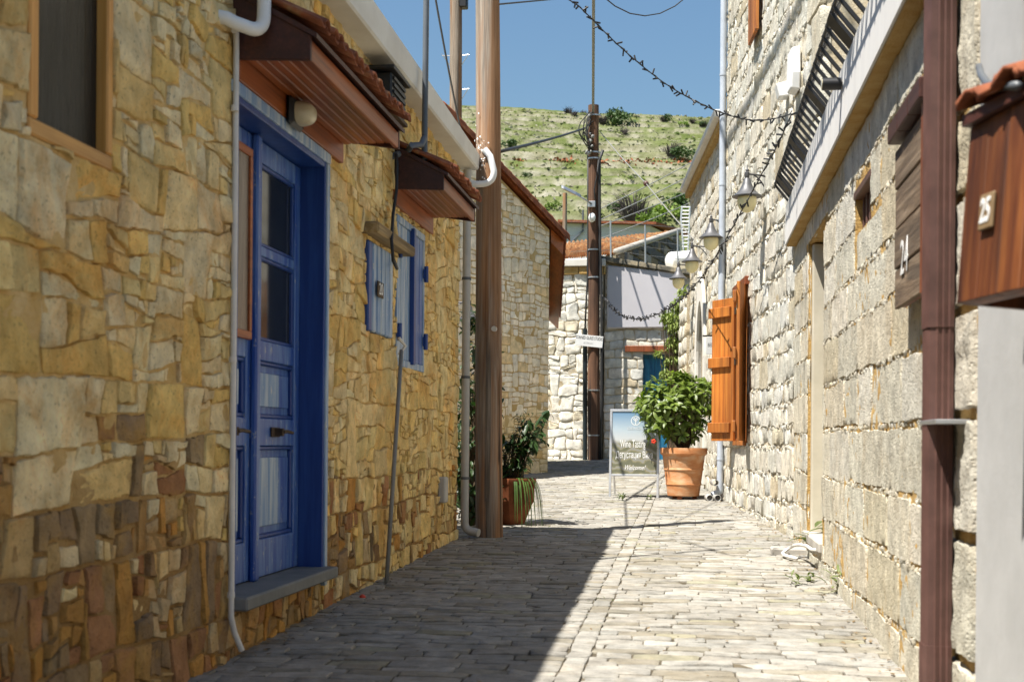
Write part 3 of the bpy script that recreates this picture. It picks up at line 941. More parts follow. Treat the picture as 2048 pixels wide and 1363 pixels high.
def door_leaf(a, b, screened):
    st = 0.085
    mb = MB()
    zz = [v0 + 0.01, v0 + 0.20, 1.07, 1.21, 1.50, 1.60, v1 - 0.15, v1 - 0.045]
    mb.fbox(FL, a, a + st, zz[0], zz[7], ND - 0.04, ND)
    mb.fbox(FL, b - st, b, zz[0], zz[7], ND - 0.04, ND)
    for (q0, q1) in ((zz[0], zz[1]), (zz[2], zz[3]), (zz[4], zz[5]), (zz[6], zz[7])):
        mb.fbox(FL, a + st, b - st, q0, q1, ND - 0.04, ND - 0.002)
    leaf = mb.build('door_leaf', 'blue', hl, bevel=0.004)
    for (q0, q1) in ((zz[1], zz[2]), (zz[3], zz[4])):
        # moulding round each sunk panel, then the raised field
        m = MB()
        for (x0, x1, y0, y1) in ((a + st, b - st, q0, q0 + 0.022), (a + st, b - st, q1 - 0.022, q1), (a + st, a + st + 0.022, q0 + 0.0225, q1 - 0.0225), (b - st - 0.022, b - st, q0 + 0.0225, q1 - 0.0225)):
            m.fbox(FL, x0 + 0.0005, x1 - 0.0005, y0 + 0.0005, y1 - 0.0005, ND - 0.035, ND - 0.010)
        m.build('moulding', 'blued', leaf, bevel=0.006)
        m = MB()
        m.fbox(FL, a + st + 0.0225, b - st - 0.0225, q0 + 0.0225, q1 - 0.0225, ND - 0.038, ND - 0.030)
        m.build('panel', 'blue', leaf)
        m = MB()
        x0, x1, y0, y1 = a + st + 0.055, b - st - 0.055, q0 + 0.06, q1 - 0.06
        nb = 3
        for i in range(nb):
            w = (x1 - x0) / nb
            m = MB()
            m.fbox(FL, x0 + i * w + 0.001, x0 + (i + 1) * w - 0.001, y0, y1, ND - 0.030, ND - 0.016)
            m.build('panel_board', 'bluel' if (i != 2 or screened) else 'blue', leaf, bevel=0.003)
    g0, g1 = zz[5], zz[6]
    gm = (g0 + g1) / 2 - 0.02
    m = MB()
    m.fbox(FL, a + st, b - st, gm, gm + 0.05, ND - 0.035, ND - 0.006)
    m.build('glazing_bar', 'blue', leaf, bevel=0.004)
    for (q0, q1) in ((g0, gm), (gm + 0.05, g1)):
        m = MB()
        m.fbox(FL, a + st + 0.02, b - st - 0.02, q0 + 0.02, q1 - 0.02, ND - 0.03, ND - 0.025)
        m.build('pane', 'glass', leaf)
        m = MB()
        for (x0, x1, y0, y1) in ((a + st, b - st, q0, q0 + 0.02), (a + st, b - st, q1 - 0.02, q1), (a + st, a + st + 0.02, q0 + 0.0205, q1 - 0.0205), (b - st - 0.02, b - st, q0 + 0.0205, q1 - 0.0205)):
            m.fbox(FL, x0 + 0.0005, x1 - 0.0005, y0 + 0.0005, y1 - 0.0005, ND - 0.034, ND - 0.010)
        m.build('glazing_bead', 'blued', leaf, bevel=0.005)
    hm = MB()
    hu = (a + b) / 2 + 0.0
    hm.fbox(FL, hu - 0.10, hu + 0.03, 1.115, 1.165, ND, ND + 0.010)
    hm.fbox(FL, hu - 0.05, hu - 0.02, 1.120, 1.160, ND + 0.010, ND + 0.05)
    hm.tube([FL.p(hu - 0.035, 1.142, ND + 0.045), FL.p(hu + 0.03, 1.145, ND + 0.05), FL.p(hu + 0.13, 1.138, ND + 0.046)], [0.012, 0.010, 0.009], 8)
    hm.build('handle', 'rust', leaf, bevel=0.002)
    if screened:
        s = MB()
        for (x0, x1, y0, y1) in ((a + 0.05, b - 0.065, 1.585, 1.625), (a + 0.05, b - 0.065, 2.47, 2.51), (b - 0.10, b - 0.065, 1.6255, 2.4695), (a + 0.05, a + 0.085, 1.6255, 2.4695)):
            s.fbox(FL, x0, x1, y0, y1, ND, ND + 0.022)
        s.build('screen_frame', 'soffit', leaf, bevel=0.003)
        s = MB()
        s.fbox(FL, a + 0.086, b - 0.101, 1.6255, 2.4695, ND + 0.004, ND + 0.012)
        s.build('screen', 'brownglass', leaf)
um = 6.055
door_leaf(u0 + 0.04, um, True)
door_leaf(um + 0.004, u1 - 0.04, False)
mb = MB()
mb.fbox(FL, um - 0.032, um + 0.034, v0 + 0.004, v1 - 0.045, ND, ND + 0.035)
mb.build('door_astragal', 'blue', hl, bevel=0.010)

# --- tiled canopies
def canopy(ua, ub, zf0, zf1, zs, p, rise, ntile, seed):
    r = random.Random(seed)
    mb = MB()
    mb.fbox(FL, ua - 0.02, ub + 0.01, zf0, zf1, 0.004, 0.036)
    c = mb.build('canopy', 'soffit', hl, bevel=0.004)      # the board on the wall carries the rest
    k = 6
    for i in range(k):
        a = 0.037 + (p - 0.037) * i / k
        b = 0.037 + (p - 0.037) * (i + 1) / k
        m = MB()
        m.fbox(FL, ua, ub, zs - 0.004, zs + 0.018, a + 0.002, b - 0.002)
        m.build('soffit_board', 'soffit', c, bevel=0.004)
    m = MB()
    m.fbox(FL, ua - 0.003, ub + 0.003, zs - 0.03, zs + 0.06, p + 0.001, p + 0.028)
    m.build('fascia', 'soffit', c, bevel=0.004)
    for e in (ua - 0.03, ub + 0.005):
        m = MB()
        pr = [(0.005, zs + 0.02), (0.005, zs + rise + 0.01), (p + 0.03, zs + 0.075), (p + 0.03, zs - 0.035)]
        if e < ua: pr = [(0.005, zs - 0.02), (0.005, zs + rise + 0.01), (p + 0.03, zs + 0.075), (p + 0.03, zs - 0.035)]
        m.prism([FL.p(e, z, n) for n, z in pr], [FL.p(e + 0.025, z, n) for n, z in pr])
        m.build('end_board', 'darkwood', c, bevel=0.003)
    m = MB()
    pr = [(0.005, zs + rise - 0.02), (0.005, zs + rise + 0.01), (p + 0.06, zs + 0.068), (p + 0.06, zs + 0.045)]
    m.prism([FL.p(ua - 0.04, z + 0.012, n) for n, z in pr], [FL.p(ub + 0.03, z + 0.012, n) for n, z in pr])
    m.build('roof_deck', 'darkwood', c)
    w = (ub - ua + 0.1) / ntile
    for i in range(ntile):
        for kind in (0, 1):                       # pans and covers
            uc = ua - 0.05 + (i + (0.5 if kind else 0.0) + 0.25) * w
            m = MB()
            nn = 7
            VV = []
            dz = r.uniform(-0.006, 0.006)
            dn = r.uniform(-0.012, 0.012)
            for s in range(4):
                t_ = s / 3
                n_ = 0.01 + (p + 0.085 + dn - 0.01) * t_
                zb = zs + rise + 0.035 + (0.085 - rise) * t_ + dz
                R = w * 0.31 * (0.9 + 0.14 * t_)
                for q in range(nn):
                    a = math.pi * q / (nn - 1)
                    if kind: VV.append(FL.p(uc - R * math.cos(a), zb + R * math.sin(a) * 0.8 + 0.004, n_))
                    else: VV.append(FL.p(uc - R * math.cos(a), zb - R * math.sin(a) * 0.65 + 0.014, n_))
            FF = [(s * nn + q, s * nn + q + 1, (s + 1) * nn + q + 1, (s + 1) * nn + q) for s in range(3) for q in range(nn - 1)]
            m.add(VV, FF)
            o = m.build('roof_tile', 'tile', c, smooth=True)
            sm = o.modifiers.new('thick', 'SOLIDIFY')
            sm.thickness = 0.010
    return c
canopy(5.46, 7.14, 2.69, 2.86, 2.80, 0.33, 0.28, 15, 3)
canopy(8.52, 9.74, 2.70, 2.885, 2.83, 0.33, 0.26, 12, 4)

# --- shuttered window under the second canopy
mb = MB()
mb.fbox(FL, w2[0] + 0.001, w2[1] - 0.001, w2[2], w2[2] + 0.05, -0.10, 0.02)
mb.fbox(FL, w2[0] + 0.001, w2[1] - 0.001, w2[3] - 0.05, w2[3], -0.10, 0.02)
mb.fbox(FL, w2[0] + 0.001, w2[0] + 0.04, w2[2] + 0.0505, w2[3] - 0.0505, -0.10, 0.018)
mb.fbox(FL, w2[1] - 0.04, w2[1] - 0.001, w2[2] + 0.0505, w2[3] - 0.0505, -0.10, 0.018)
wsh = mb.build('shuttered_window', 'bluel', hl, bevel=0.004)
mb = MB()
mb.fbox(FL, w2[0] + 0.041, w2[1] - 0.041, w2[2] + 0.051, w2[3] - 0.051, -0.13, -0.12)
mb.build('window_backing', 'black', wsh)
a = w2[0] + 0.043
cnt = 8
wd = (w2[1] - 0.043 - a) / cnt
for i in range(cnt):
    mb = MB()
    mb.fbox(FL, a + i * wd + 0.0015, a + (i + 1) * wd - 0.0015, w2[2] + 0.053, w2[3] - 0.053, -0.03, 0.008 + 0.003 * (i % 2))
    mb.build('shutter_board', 'bluel' if i < 4 else 'blue', wsh, bevel=0.004)
mb = MB()
mb.fbox(FL, a + 4 * wd - 0.03, a + 4 * wd + 0.035, w2[2] + 0.03, w2[3] - 0.03, 0.0115, 0.045)
mb.build('shutter_astragal', 'blued', wsh, bevel=0.004)
for (uu, zz) in ((w2[0] + 0.02, 1.85), (w2[0] + 0.02, 2.42), (w2[1] - 0.02, 1.85), (w2[1] - 0.02, 2.36)):
    mb = MB()
    mb.tube([FL.p(uu, zz - 0.06, 0.035), FL.p(uu, zz + 0.06, 0.035)], 0.016, 8)
    mb.fbox(FL, uu - 0.03, uu + 0.03, zz - 0.035, zz + 0.035, 0.0185, 0.028)
    mb.build('hinge', 'blued', wsh)

# --- small blue batten door with number 20 and its lintel slab
mb = MB()
mb.fbox(FL, bx[0] + 0.001, bx[1] - 0.001, bx[2], bx[3], -0.06, -0.01)
hatch = mb.build('meter_hatch', 'blued', hl)
nb = 6
wd = (bx[1] - bx[0]) / nb
for i in range(nb):
    mb = MB()
    mb.fbox(FL, bx[0] + i * wd + 0.003, bx[0] + (i + 1) * wd - 0.022, bx[2] + 0.004, bx[3] - 0.006, -0.01, 0.03)
    mb.build('batten', 'blued' if i == 0 else 'bluel', hatch, bevel=0.008)
    mb = MB()
    mb.fbox(FL, bx[0] + (i + 1) * wd - 0.0215, bx[0] + (i + 1) * wd + 0.0025, bx[2] + 0.006, bx[3] - 0.008, -0.01, 0.006)
    mb.build('groove_strip', 'blued', hatch)
pu, pv = FL.pix(760, 581, 0.045)
mb = MB()
mb.fbox(FL, pu - 0.075, pu + 0.075, pv - 0.045, pv + 0.055, 0.042, 0.052)
pl = mb.build('number_plate', 'oldboard', hatch, bevel=0.003)
text('20', FL, pu, pv + 0.005, 0.053, 0.105, 'white', hatch, xs=0.95)
mb = MB()
mb.fbox(FL, 7.70, 8.76, 2.385, 2.455, -0.05, 0.11)
mb.build('hatch_lintel', 'oldlintel', hl, bevel=0.012)

# --- things fixed to the left house
def lamp_bulkhead():
    u, v = FL.pix(588, 228, 0.05)
    t_ = thing('bulkhead_lamp', FL.p(u, v, 0.036), 'oval bulkhead lamp with cream ribbed glass above the blue door', 'lamp')
    mb = MB()
    mb.fbox(FL, u - 0.10, u + 0.10, v - 0.075, v + 0.075, 0.037, 0.075)
    mb.build('base', 'black', t_, bevel=0.02)
    mb = MB()
    VV, FF = [], []
    nn, mm = 24, 6
    for j in range(mm + 1):
        a = j / mm * math.pi / 2
        for i in range(nn):
            b = 2 * math.pi * i / nn
            e = 0.7
            cx = math.copysign(abs(math.cos(b)) ** e, math.cos(b))
            sy = math.copysign(abs(math.sin(b)) ** e, math.sin(b))
            rr = math.cos(a) ** 0.6 if j < mm else 0.02
            rib = 1 - 0.02 * (i % 2)
            VV.append(FL.p(u + 0.078 * cx * rr * rib, v + 0.058 * sy * rr * rib, 0.076 + 0.085 * math.sin(a)))
    FF = [(j * nn + i, j * nn + (i + 1) % nn, (j + 1) * nn + (i + 1) % nn, (j + 1) * nn + i) for j in range(mm) for i in range(nn)]
    FF.append(tuple(mm * nn + i for i in range(nn)))
    mb.add(VV, FF)
    mb.build('glass', 'lampglass', t_, smooth=True)
lamp_bulkhead()
def pipe(name, pts, r, mat, label, cat='pipe', n=10, clamps=(), clampmat='darkgrey', parts=None):
    base = min(pts, key=lambda p: p[2])
    t_ = thing(name, base, label, cat)
    mb = MB()
    mb.tube(pts, r, n)
    mb.build('pipe', mat, t_, smooth=True, auto=60)
    for (c, d, rr) in clamps:
        m = MB()
        m.tube([Vector(c) - Vector(d) * 0.012, Vector(c) + Vector(d) * 0.012], rr, n)
        m.build('clamp', clampmat, t_, smooth=True, auto=60)
    return t_
def bend(a, b, c, k=5, q=0.06):
    """rounded corner at b"""
    a, b, c = Vector(a), Vector(b), Vector(c)
    p0 = b + (a - b).normalized() * q
    p1 = b + (c - b).normalized() * q
    return [p0.lerp(b, t / k).lerp(b.lerp(p1, t / k), t / k) for t in range(k + 1)]
# thin pinkish-white conduit left of the door
u, v = FL.pix(466, 500, 0.03)
z1 = FL.pix(470, 150, 0.03)[1]
zb = zg(5.4) + 0.05
pts = [FL.p(u - 0.06, FL.pix(452, 55, 0.03)[1], 0.05)] + bend(FL.p(u - 0.06, 2.98, 0.05), FL.p(u + 0.02, 2.86, 0.03), FL.p(u + 0.02, 2.5, 0.03)) + [FL.p(u + 0.01, 1.9, 0.032), FL.p(u, 0.9, 0.034), FL.p(u, zb + 0.15, 0.034), FL.p(u + 0.015, zb + 0.08, 0.045), FL.p(u + 0.04, zb, 0.07)]
pipe('conduit_pipe', pts, 0.0135, 'whiteplastic', 'thin white conduit running down the wall beside the blue door', 'pipe', 8, [(FL.p(u, z, 0.033), (0, 0, 1), 0.018) for z in (2.55, 1.45, 0.42)], 'whiteplastic')
# fat white elbow at the top left
a0 = FL.pix(443, 40, 0.02)
pts = [FL.p(a0[0], a0[1] + 0.02, -0.02), FL.p(a0[0] + 0.01, a0[1] + 0.01, 0.04), FL.p(a0[0] + 0.03, a0[1] - 0.005, 0.07)] + bend(FL.p(a0[0] + 0.06, a0[1] - 0.01, 0.10), FL.p(a0[0] + 0.12, a0[1] - 0.03, 0.165), FL.p(a0[0] + 0.13, a0[1] + 0.35, 0.17), 8, 0.08) + [FL.p(a0[0] + 0.13, a0[1] + 0.5, 0.17)]
pipe('drain_elbow', pts, 0.030, 'white', 'thick white pipe elbow sticking out of the wall above the door canopy', 'pipe', 12)
# small white junction box by canopy
u, v = FL.pix(583, 50, 0.03)
mb = MB()
mb.fbox(FL, u - 0.04, u + 0.04, v - 0.05, v + 0.06, 0.01, 0.06)
o = mb.build('junction_box', 'whiteplastic', None, bevel=0.006)
tag(o, 'little white junction box on the wall above the door canopy', 'box')
# leaning rod
top, bot = FL.pix(803, 700, 0.06), FL.pix(773, 1153, 0.10)
tR = thing('metal_rod', FL.p(bot[0], zg(bot[0]), 0.12), 'thin grey metal rod leaning on the yellow wall under the shutters', 'rod')
mb = MB()
mb.tube([FL.p(bot[0], zg(bot[0]) + 0.008, 0.10), FL.p(top[0], top[1], 0.06)], 0.0145, 8)
mb.build('shaft', 'greycable', tR, smooth=True)
mb = MB()
mb.tube([FL.p(top[0] - 0.01, top[1] - 0.03, 0.045), FL.p(top[0] + 0.01, top[1] + 0.03, 0.085), FL.p(top[0] - 0.04, top[1] + 0.08, 0.05)], 0.012, 6)
mb.build('tie', 'whiteplastic', tR)
# beige drainpipe at the house corner
yp = 11.02
X0 = XL + 0.075
pts = [Vector((X0, yp, 3.47)), Vector((X0, yp, 2.0)), Vector((X0, yp, zg(yp) + 0.16))] + bend((X0, yp, 0.6), (X0, yp, zg(yp) + 0.07), (X0 + 0.3, yp - 0.05, zg(yp) + 0.055), 6, 0.08) + [Vector((X0 + 0.13, yp - 0.03, zg(yp) + 0.058))]
pipe('drainpipe', pts, 0.036, 'greyplastic', 'beige drainpipe running down the corner of the yellow stone house', 'drainpipe', 14, [(Vector((X0, yp, z)), (0, 0, 1), 0.042) for z in (2.52, 1.66, 0.78)], 'darkgrey')
# white elbow from the eaves end
e0 = Vector((XE - 0.02, YE + 0.02, 3.46))
pts = [Vector((X0 + 0.02, YE + 0.06, 3.36)), Vector((X0 + 0.10, YE + 0.06, 3.355))] + bend((X0 + 0.12, YE + 0.06, 3.355), (X0 + 0.23, YE + 0.06, 3.37), (X0 + 0.21, YE + 0.06, 3.75), 8, 0.10) + [Vector((X0 + 0.19, YE + 0.06, 3.60)), Vector((X0 + 0.14, YE + 0.06, 3.66))]
pipe('overflow_elbow', pts, 0.029, 'white', 'curved white overflow pipe at the end of the pale eaves', 'pipe', 12)
# grey mast pipe with its elbow and the black cable hanging from it
u, v = FL.pix(849, 300, 0.215)
um_, vm_ = FL.pix(797, 302, 0.05)
pts = [FL.p(u + 0.04, 6.2, 0.12), FL.p(u, v, 0.12)]
pipe('mast_pipe', [FL.p(u + 0.01, 6.5, 0.222), FL.p(u + 0.005, 4.2, 0.218), FL.p(u, v - 0.07, 0.215)], 0.021, 'darkgrey', 'dark grey mast pipe rising past the eaves into the sky', 'pipe', 10)
pts = [FL.p(um_ - 0.02, vm_ - 0.05, -0.01), FL.p(um_, vm_ - 0.02, 0.05), FL.p(um_ + 0.10, vm_ + 0.0, 0.075), FL.p(u - 0.15, v + 0.0, 0.16), FL.p(u - 0.06, v + 0.02, 0.205), FL.p(u - 0.01, v + 0.08, 0.215)]
pipe('mast_elbow', pts, 0.022, 'darkgrey', 'dark grey elbow pipe bending from the mast into the yellow wall', 'pipe', 10)
q = [(792, 308), (794, 330), (793, 380), (786, 430), (783, 480), (786, 520), (794, 537), (790, 525), (784, 512)]
pts = [FL.p(*FL.pix(x, y, n), n) for (x, y), n in zip(q, (0.04, 0.06, 0.07, 0.055, 0.12, 0.13, 0.09, 0.05, 0.02))]
mb = MB()
mb.tube(pts, 0.011, 7)
o = mb.build('black_cable', 'cable', None, smooth=True)
tag(o, 'black cable looping down the wall beside the blue shutters', 'cable')
# black vent box above the door canopy
u, v = FL.pix(788, 205, 0.12)
tB = thing('vent_box', FL.p(u, v, 0.12), 'black metal vent box on the wall above the door canopy', 'vent box')
mb = MB()
mb.fbox(FL, u - 0.28, u + 0.10, v - 0.11, v + 0.12, 0.0, 0.17)
mb.build('housing', 'black', tB, bevel=0.01)
mb = MB()
mb.fbox(FL, u - 0.34, u + 0.13, v + 0.121, v + 0.145, -0.02, 0.20)
mb.build('hood', 'black', tB, bevel=0.004)
mb = MB()
mb.fbox(FL, u - 0.30, u + 0.12, v - 0.135, v - 0.111, 0.0, 0.185)
mb.build('tray', 'rust', tB, bevel=0.003)
for i in range(5):
    mb = MB()
    mb.fbox(FL, u - 0.25, u + 0.07, v - 0.09 + i * 0.042, v - 0.07 + i * 0.042, 0.171, 0.182)
    mb.build('louvre', 'black', tB)
# white meter box low on the wall
u, v = FL.pix(886, 980, 0.03)
mb = MB()
mb.fbox(FL, u - 0.07, u + 0.07, v - 0.10, v + 0.11, 0.0, 0.06)
o = mb.build('meter_box', 'greyplastic', None, bevel=0.01)
tag(o, 'small pale plastic meter box low on the yellow wall near the drainpipe', 'box')

# ================================================================== RIGHT: ONE-STOREY HOUSE WITH BALCONY SLAB
ha = thing('ashlar_house', (XR, 8, zg(8)), 'pale cut stone house with balcony slab, filling the right side', 'house')
nic = (9.03, 10.22, 0.42, 2.66)
ven = (6.74, 7.38, 2.26, 2.50)
HA = [nic, ven]
mb = MB()
rough_sheet(mb, FA, 4.24, 11.5, -0.3, 2.83, HA, 0.22, 0.03, 0.007, 11.0, 0.003)
wallA = mb.build('wall', 'mortarA', ha)
mb = MB()
mb.box((XR + 0.23, -6, -0.3), (7, 11.45, 3.18))
mb.build('inner_wall', 'mortarA', ha)
def ash_col(u, v, r):
    k = r.random()
    c = (0.565, 0.525, 0.42) if k < 0.6 else ((0.60, 0.565, 0.475) if k < 0.85 else (0.53, 0.47, 0.34))
    return vary(c, 0.08, r, 0.03)
r2 = random.Random(21)
rows = [0.02, 0.30, 0.60, 0.88, 1.19, 1.49, 1.78, 2.04, 2.30, 2.58, 2.83]
blocks = []
for i in range(len(rows) - 1):
    u = 4.62
    while u < 11.5:
        L = r2.uniform(0.5, 1.15)
        if 11.5 - u - L < 0.25: L = 11.5 - u
        w = lambda: r2.uniform(-0.010, 0.010)
        P = [(u + w(), rows[i] + w()), (u + L + w(), rows[i] + w()), (u + L + w(), rows[i + 1] + w()), (u + w(), rows[i + 1] + w())]
        P = cut_holes(inset(P, r2.uniform(0.003, 0.008)), HA)
        if len(P) >= 3 and abs(area(P)) > 0.006: blocks.append(P)
        u += L
BR = ((1.0, 0.35), (0.97, 0.80), (0.86, 1.0), (0.62, 1.0), (0.32, 1.0))
lay(wallA, blocks, FA, 'stoneA', ash_col, r2, limit=300, name='stone_block', rest='small_blocks', hrange=(0.006, 0.013), rough=0.0055, sp=0.030, jit=0.003, freq=16, edge=0.010, tilt=0.010, warp=0.014, sink=0.012, geo=grid_geo)
# pebbles wedged in the joints
chips = []
for i in range(1, len(rows) - 1):
    u = 4.62
    while u < 11.45:
        w = r2.uniform(0.018, 0.055)
        h = r2.uniform(0.008, 0.020)
        if r2.random() < 0.75 and not any(a - 0.03 < u < b + 0.03 and c - 0.03 < rows[i] < d + 0.03 for a, b, c, d in HA):
            c = rows[i] + r2.uniform(-0.008, 0.008)
            chips.append([(u, c - h), (u + w, c - h * 0.8), (u + w * 1.05, c + h * 0.7), (u - 0.004, c + h)])
        u += w + 0.005
lay(wallA, chips, FA, 'stoneA', ash_col, r2, limit=0, rest='joint_pebbles', hrange=(0.004, 0.014), rough=0.008, sp=0.03, jit=0.003, sink=0.01, rings=((1, 0.6), (0.7, 1.0)))
# blocked doorway: deep recess with a cream panel
mb = MB()
mb.fbox(FA, nic[0], nic[1], 0.1, nic[3], -0.225, -0.17)
mb.build('niche_panel', 'cream', ha)
mb = MB()
mb.fbox(FA, nic[1] - 0.10, nic[1] + 0.02, nic[2], nic[3] - 0.01, -0.169, -0.02)
mb.build('niche_jamb', 'cream', ha, bevel=0.008)
mb = MB()
mb.fbox(FA, nic[0] - 0.05, nic[1] + 0.05, nic[2] - 0.07, nic[2] + 0.005, -0.20, 0.035)
mb.build('niche_sill', 'greycap', ha, bevel=0.01)
# barred vent
mb = MB()
mb.fbox(FA, ven[0], ven[1], ven[2], ven[3], -0.22, -0.20)
vent = mb.build('vent_window', 'black', ha)
for i in range(5):
    uu = ven[0] + 0.06 + i * (ven[1] - ven[0] - 0.12) / 4
    mb = MB()
    mb.fbox(FA, uu - 0.018, uu + 0.018, ven[2] + 0.002, ven[3] - 0.002, -0.07, -0.03)
    mb.build('bar', 'brownpipe', vent, bevel=0.004)
mb = MB()
mb.fbox(FA, ven[0] - 0.01, ven[1] + 0.01, ven[3] - 0.03, ven[3] + 0.01, -0.09, 0.014)
mb.build('vent_lintel', 'brownpipe', vent, bevel=0.004)
# balcony slab and its stepped bed
mb = MB()
mb.prism([(XR - 0.095, -6, 2.85), (XR - 0.088, -6, 3.21), (7, -6, 3.21), (7, -6, 2.84)][::-1], [(XR - 0.095, 11.56, 2.85), (XR - 0.088, 11.56, 3.21), (7, 11.56, 3.21), (7, 11.56, 2.84)][::-1])
slab = mb.build('balcony_slab', 'slab', ha, bevel=0.006)
mb = MB()
mb.box((XR - 0.085, 4.2, 2.836), (XR + 0.1, 11.5, 2.849))
mb.build('slab_underside', 'mortarA', ha)
# bellied iron railing
mb = MB()
rp = [(XR - 0.075, 3.20), (XR - 0.20, 3.355), (XR - 0.17, 3.43), (XR - 0.12, 3.52)]
mb.tube([(rp[3][0], 4.5, rp[3][1]), (rp[3][0], 11.5, rp[3][1])], 0.014, 6)
mb.tube([(rp[1][0] + 0.008, 4.5, rp[1][1]), (rp[1][0] + 0.008, 11.5, rp[1][1])], 0.008, 6)
rail = mb.build('railing', 'black', ha)
y = 4.55
bar_me = None
while y < 11.5:
    i = round((y - 4.55) / 0.17)
    post = i % 8 == 6
    hw = 0.078 if post else 0.011
    if bar_me is None or post:
        m = MB()
        for k in range(3):
            (x0, z0), (x1, z1) = rp[k], rp[k + 1]
            d = Vector((x1 - x0, 0, z1 - z0)).normalized()
            nn = Vector((-d.z, 0, d.x)) * 0.009
            A = [Vector((x0, -hw, z0)) + nn, Vector((x0, hw, z0)) + nn, Vector((x0, hw, z0)) - nn, Vector((x0, -hw, z0)) - nn]
            B = [Vector((x1, -hw, z1)) + nn, Vector((x1, hw, z1)) + nn, Vector((x1, hw, z1)) - nn, Vector((x1, -hw, z1)) - nn]
            m.prism(A, B)
        o = m.build('post' if post else 'baluster', 'black', None)
        if not post: bar_me = o.data
    else:
        o = bpy.data.objects.new('baluster', bar_me)
        COL.objects.link(o)
    o.location = (0, y, 0)
    attach(o, rail)
    y += 0.17
# rubble pilaster and white plaster beyond the brown gutter pipe
mb = MB()
sheet(mb, FA, -6, 4.23, -0.3, 2.83, [], 0.02, 0.010)
mb.build('plaster_wall', 'plaster', ha)
pil = []
v = 0.03
r3 = random.Random(5)
while v < 2.8:
    h = r3.uniform(0.26, 0.42)
    w = lambda: r3.uniform(-0.012, 0.012)
    pil.append(inset([(4.235 + w(), v), (4.625 + w(), v), (4.625 + w(), min(v + h, 2.83)), (4.235 + w(), min(v + h, 2.83))], 0.009))
    v += h
lay(wallA, pil, FA, 'stoneA', ash_col, r3, name='pilaster_stone', rest='pilaster_chips', hrange=(0.018, 0.028), rough=0.013, sp=0.028, jit=0.004, freq=12, edge=0.016, tilt=0.03, geo=grid_geo)

# --- things on the right house
tP = thing('gutter_pipe', (XR - 0.05, 4.55, zg(4.55)), 'brown square ribbed downpipe close by on the right wall', 'drainpipe')
mb = MB()
pu0, pu1 = 4.50, 4.605
for (z0, z1, g) in ((zg(4.8) - 0.02, 0.42, 0.004), (0.40, 1.52, 0.0), (1.50, 6.0, 0.004)):
    prof = []
    for k in range(7):
        prof.append((pu0 + (pu1 - pu0) * k / 6, 0.108 + (0.010 if k % 2 else 0.0) + g))
    ring = [(pu0 - g, 0.030), (pu0 - g - 0.006, 0.045), (pu0 - g, 0.05), (pu0 - g - 0.006, 0.065), (pu0 - g, 0.07), (pu0 - g - 0.006, 0.085), (pu0 - g, 0.09), *[(a + (g if k == 6 else (-g if k == 0 else 0)), b) for k, (a, b) in enumerate(prof)], (pu1 + g, 0.030)]
    mb.prism([FA.p(a, z0, b) for a, b in ring], [FA.p(a, z1, b) for a, b in ring])
mb.build('pipe', 'brownpipe', tP)
mb = MB()
mb.fbox(FA, pu0 - 0.16, pu1 + 0.03, 1.17, 1.185, 0.004, 0.118)
mb.build('strap', 'steel', tP, bevel=0.002)

# wooden meter box number 24
c0, c1 = 5.49, 4.80
zb0, zt0 = 1.67, 2.33
tC = thing('meter_cabinet', FA.p((c0 + c1) / 2, zb0, 0.0), 'weathered plank cabinet numbered 24 on the right wall', 'cabinet')
mb = MB()
mb.fbox(FA, c0, c1, zb0, zt0, 0.030, 0.052)
mb.build('carcass', 'redboard', tC)
n_ = 4
for i in range(n_):
    a = zb0 - 0.01 + (zt0 - zb0) * i / n_
    b = zb0 - 0.01 + (zt0 - zb0) * (i + 1) / n_
    mb = MB()
    mb.fbox(FA, c1 + 0.05, c0 + 0.01, a + 0.003, b - 0.003, 0.053, 0.073 + 0.003 * (i % 2))
    mb.build('plank', 'oldboard', tC, bevel=0.004)
mb = MB()
mb.fbox(FA, c1 - 0.03, c1 + 0.048, zb0 - 0.02, zt0 + 0.02, 0.02, 0.085)
mb.build('edge_board', 'redboard', tC, bevel=0.005)
for k in range(3):
    mb = MB()
    w = (c0 + 0.03 - c1 + 0.03) / 3
    mb.fbox(FA, c1 - 0.03 + k * w + 0.002, c1 - 0.03 + (k + 1) * w - 0.002, zt0 + 0.021, zt0 + 0.10, 0.015, 0.105)
    mb.build('top_board', 'darkwood', tC, bevel=0.005)
text('24', FA, FA.pix(1808, 515, 0.078)[0] , FA.pix(1808, 515, 0.078)[1], 0.078, 0.20, 'white', tC, name='number', xs=0.95, flip=True)

# big wooden hood number 25, its bottom kicked out from the wall
zb1, zt1 = 1.585, 2.17
_o25 = FA.pix(1919, 608, 0.22)
zb1 = _o25[1]
zt1 = zb1 + 0.47
f25 = Frame(FA.p(_o25[0], zb1, 0.22), Vector((0.26, -1, 0)), Vector((0.07, 0.0, 1)), Vector((-1, -0.26, 0.07)))
tD = thing('wooden_hood', FA.p(4.3, zb1, 0.02), 'reddish plank hood numbered 25 with a little tiled roof', 'cabinet')
W25 = 0.98
mb = MB()
mb.fbox(f25, 0.01, W25, 0.0, zt1 - zb1, -0.05, -0.012)
mb.build('back_board', 'cabinet', tD)
n_ = 9
for i in range(n_):
    w = W25 / n_
    mb = MB()
    mb.fbox(f25, i * w + 0.0015, (i + 1) * w - 0.0015, 0.0, zt1 - zb1 - 0.012, -0.011, 0.010 + 0.002 * (i % 3))
    mb.build('plank', 'cabinet', tD, bevel=0.003)
mb = MB()
mb.fbox(f25, -0.004, 0.018, 0.0, zt1 - zb1 - 0.015, -0.21, -0.0115)
mb.build('side_board', 'cabinet', tD)
mb = MB()
mb.fbox(f25, -0.008, W25, zt1 - zb1 - 0.01, zt1 - zb1 + 0.02, -0.21, 0.03)
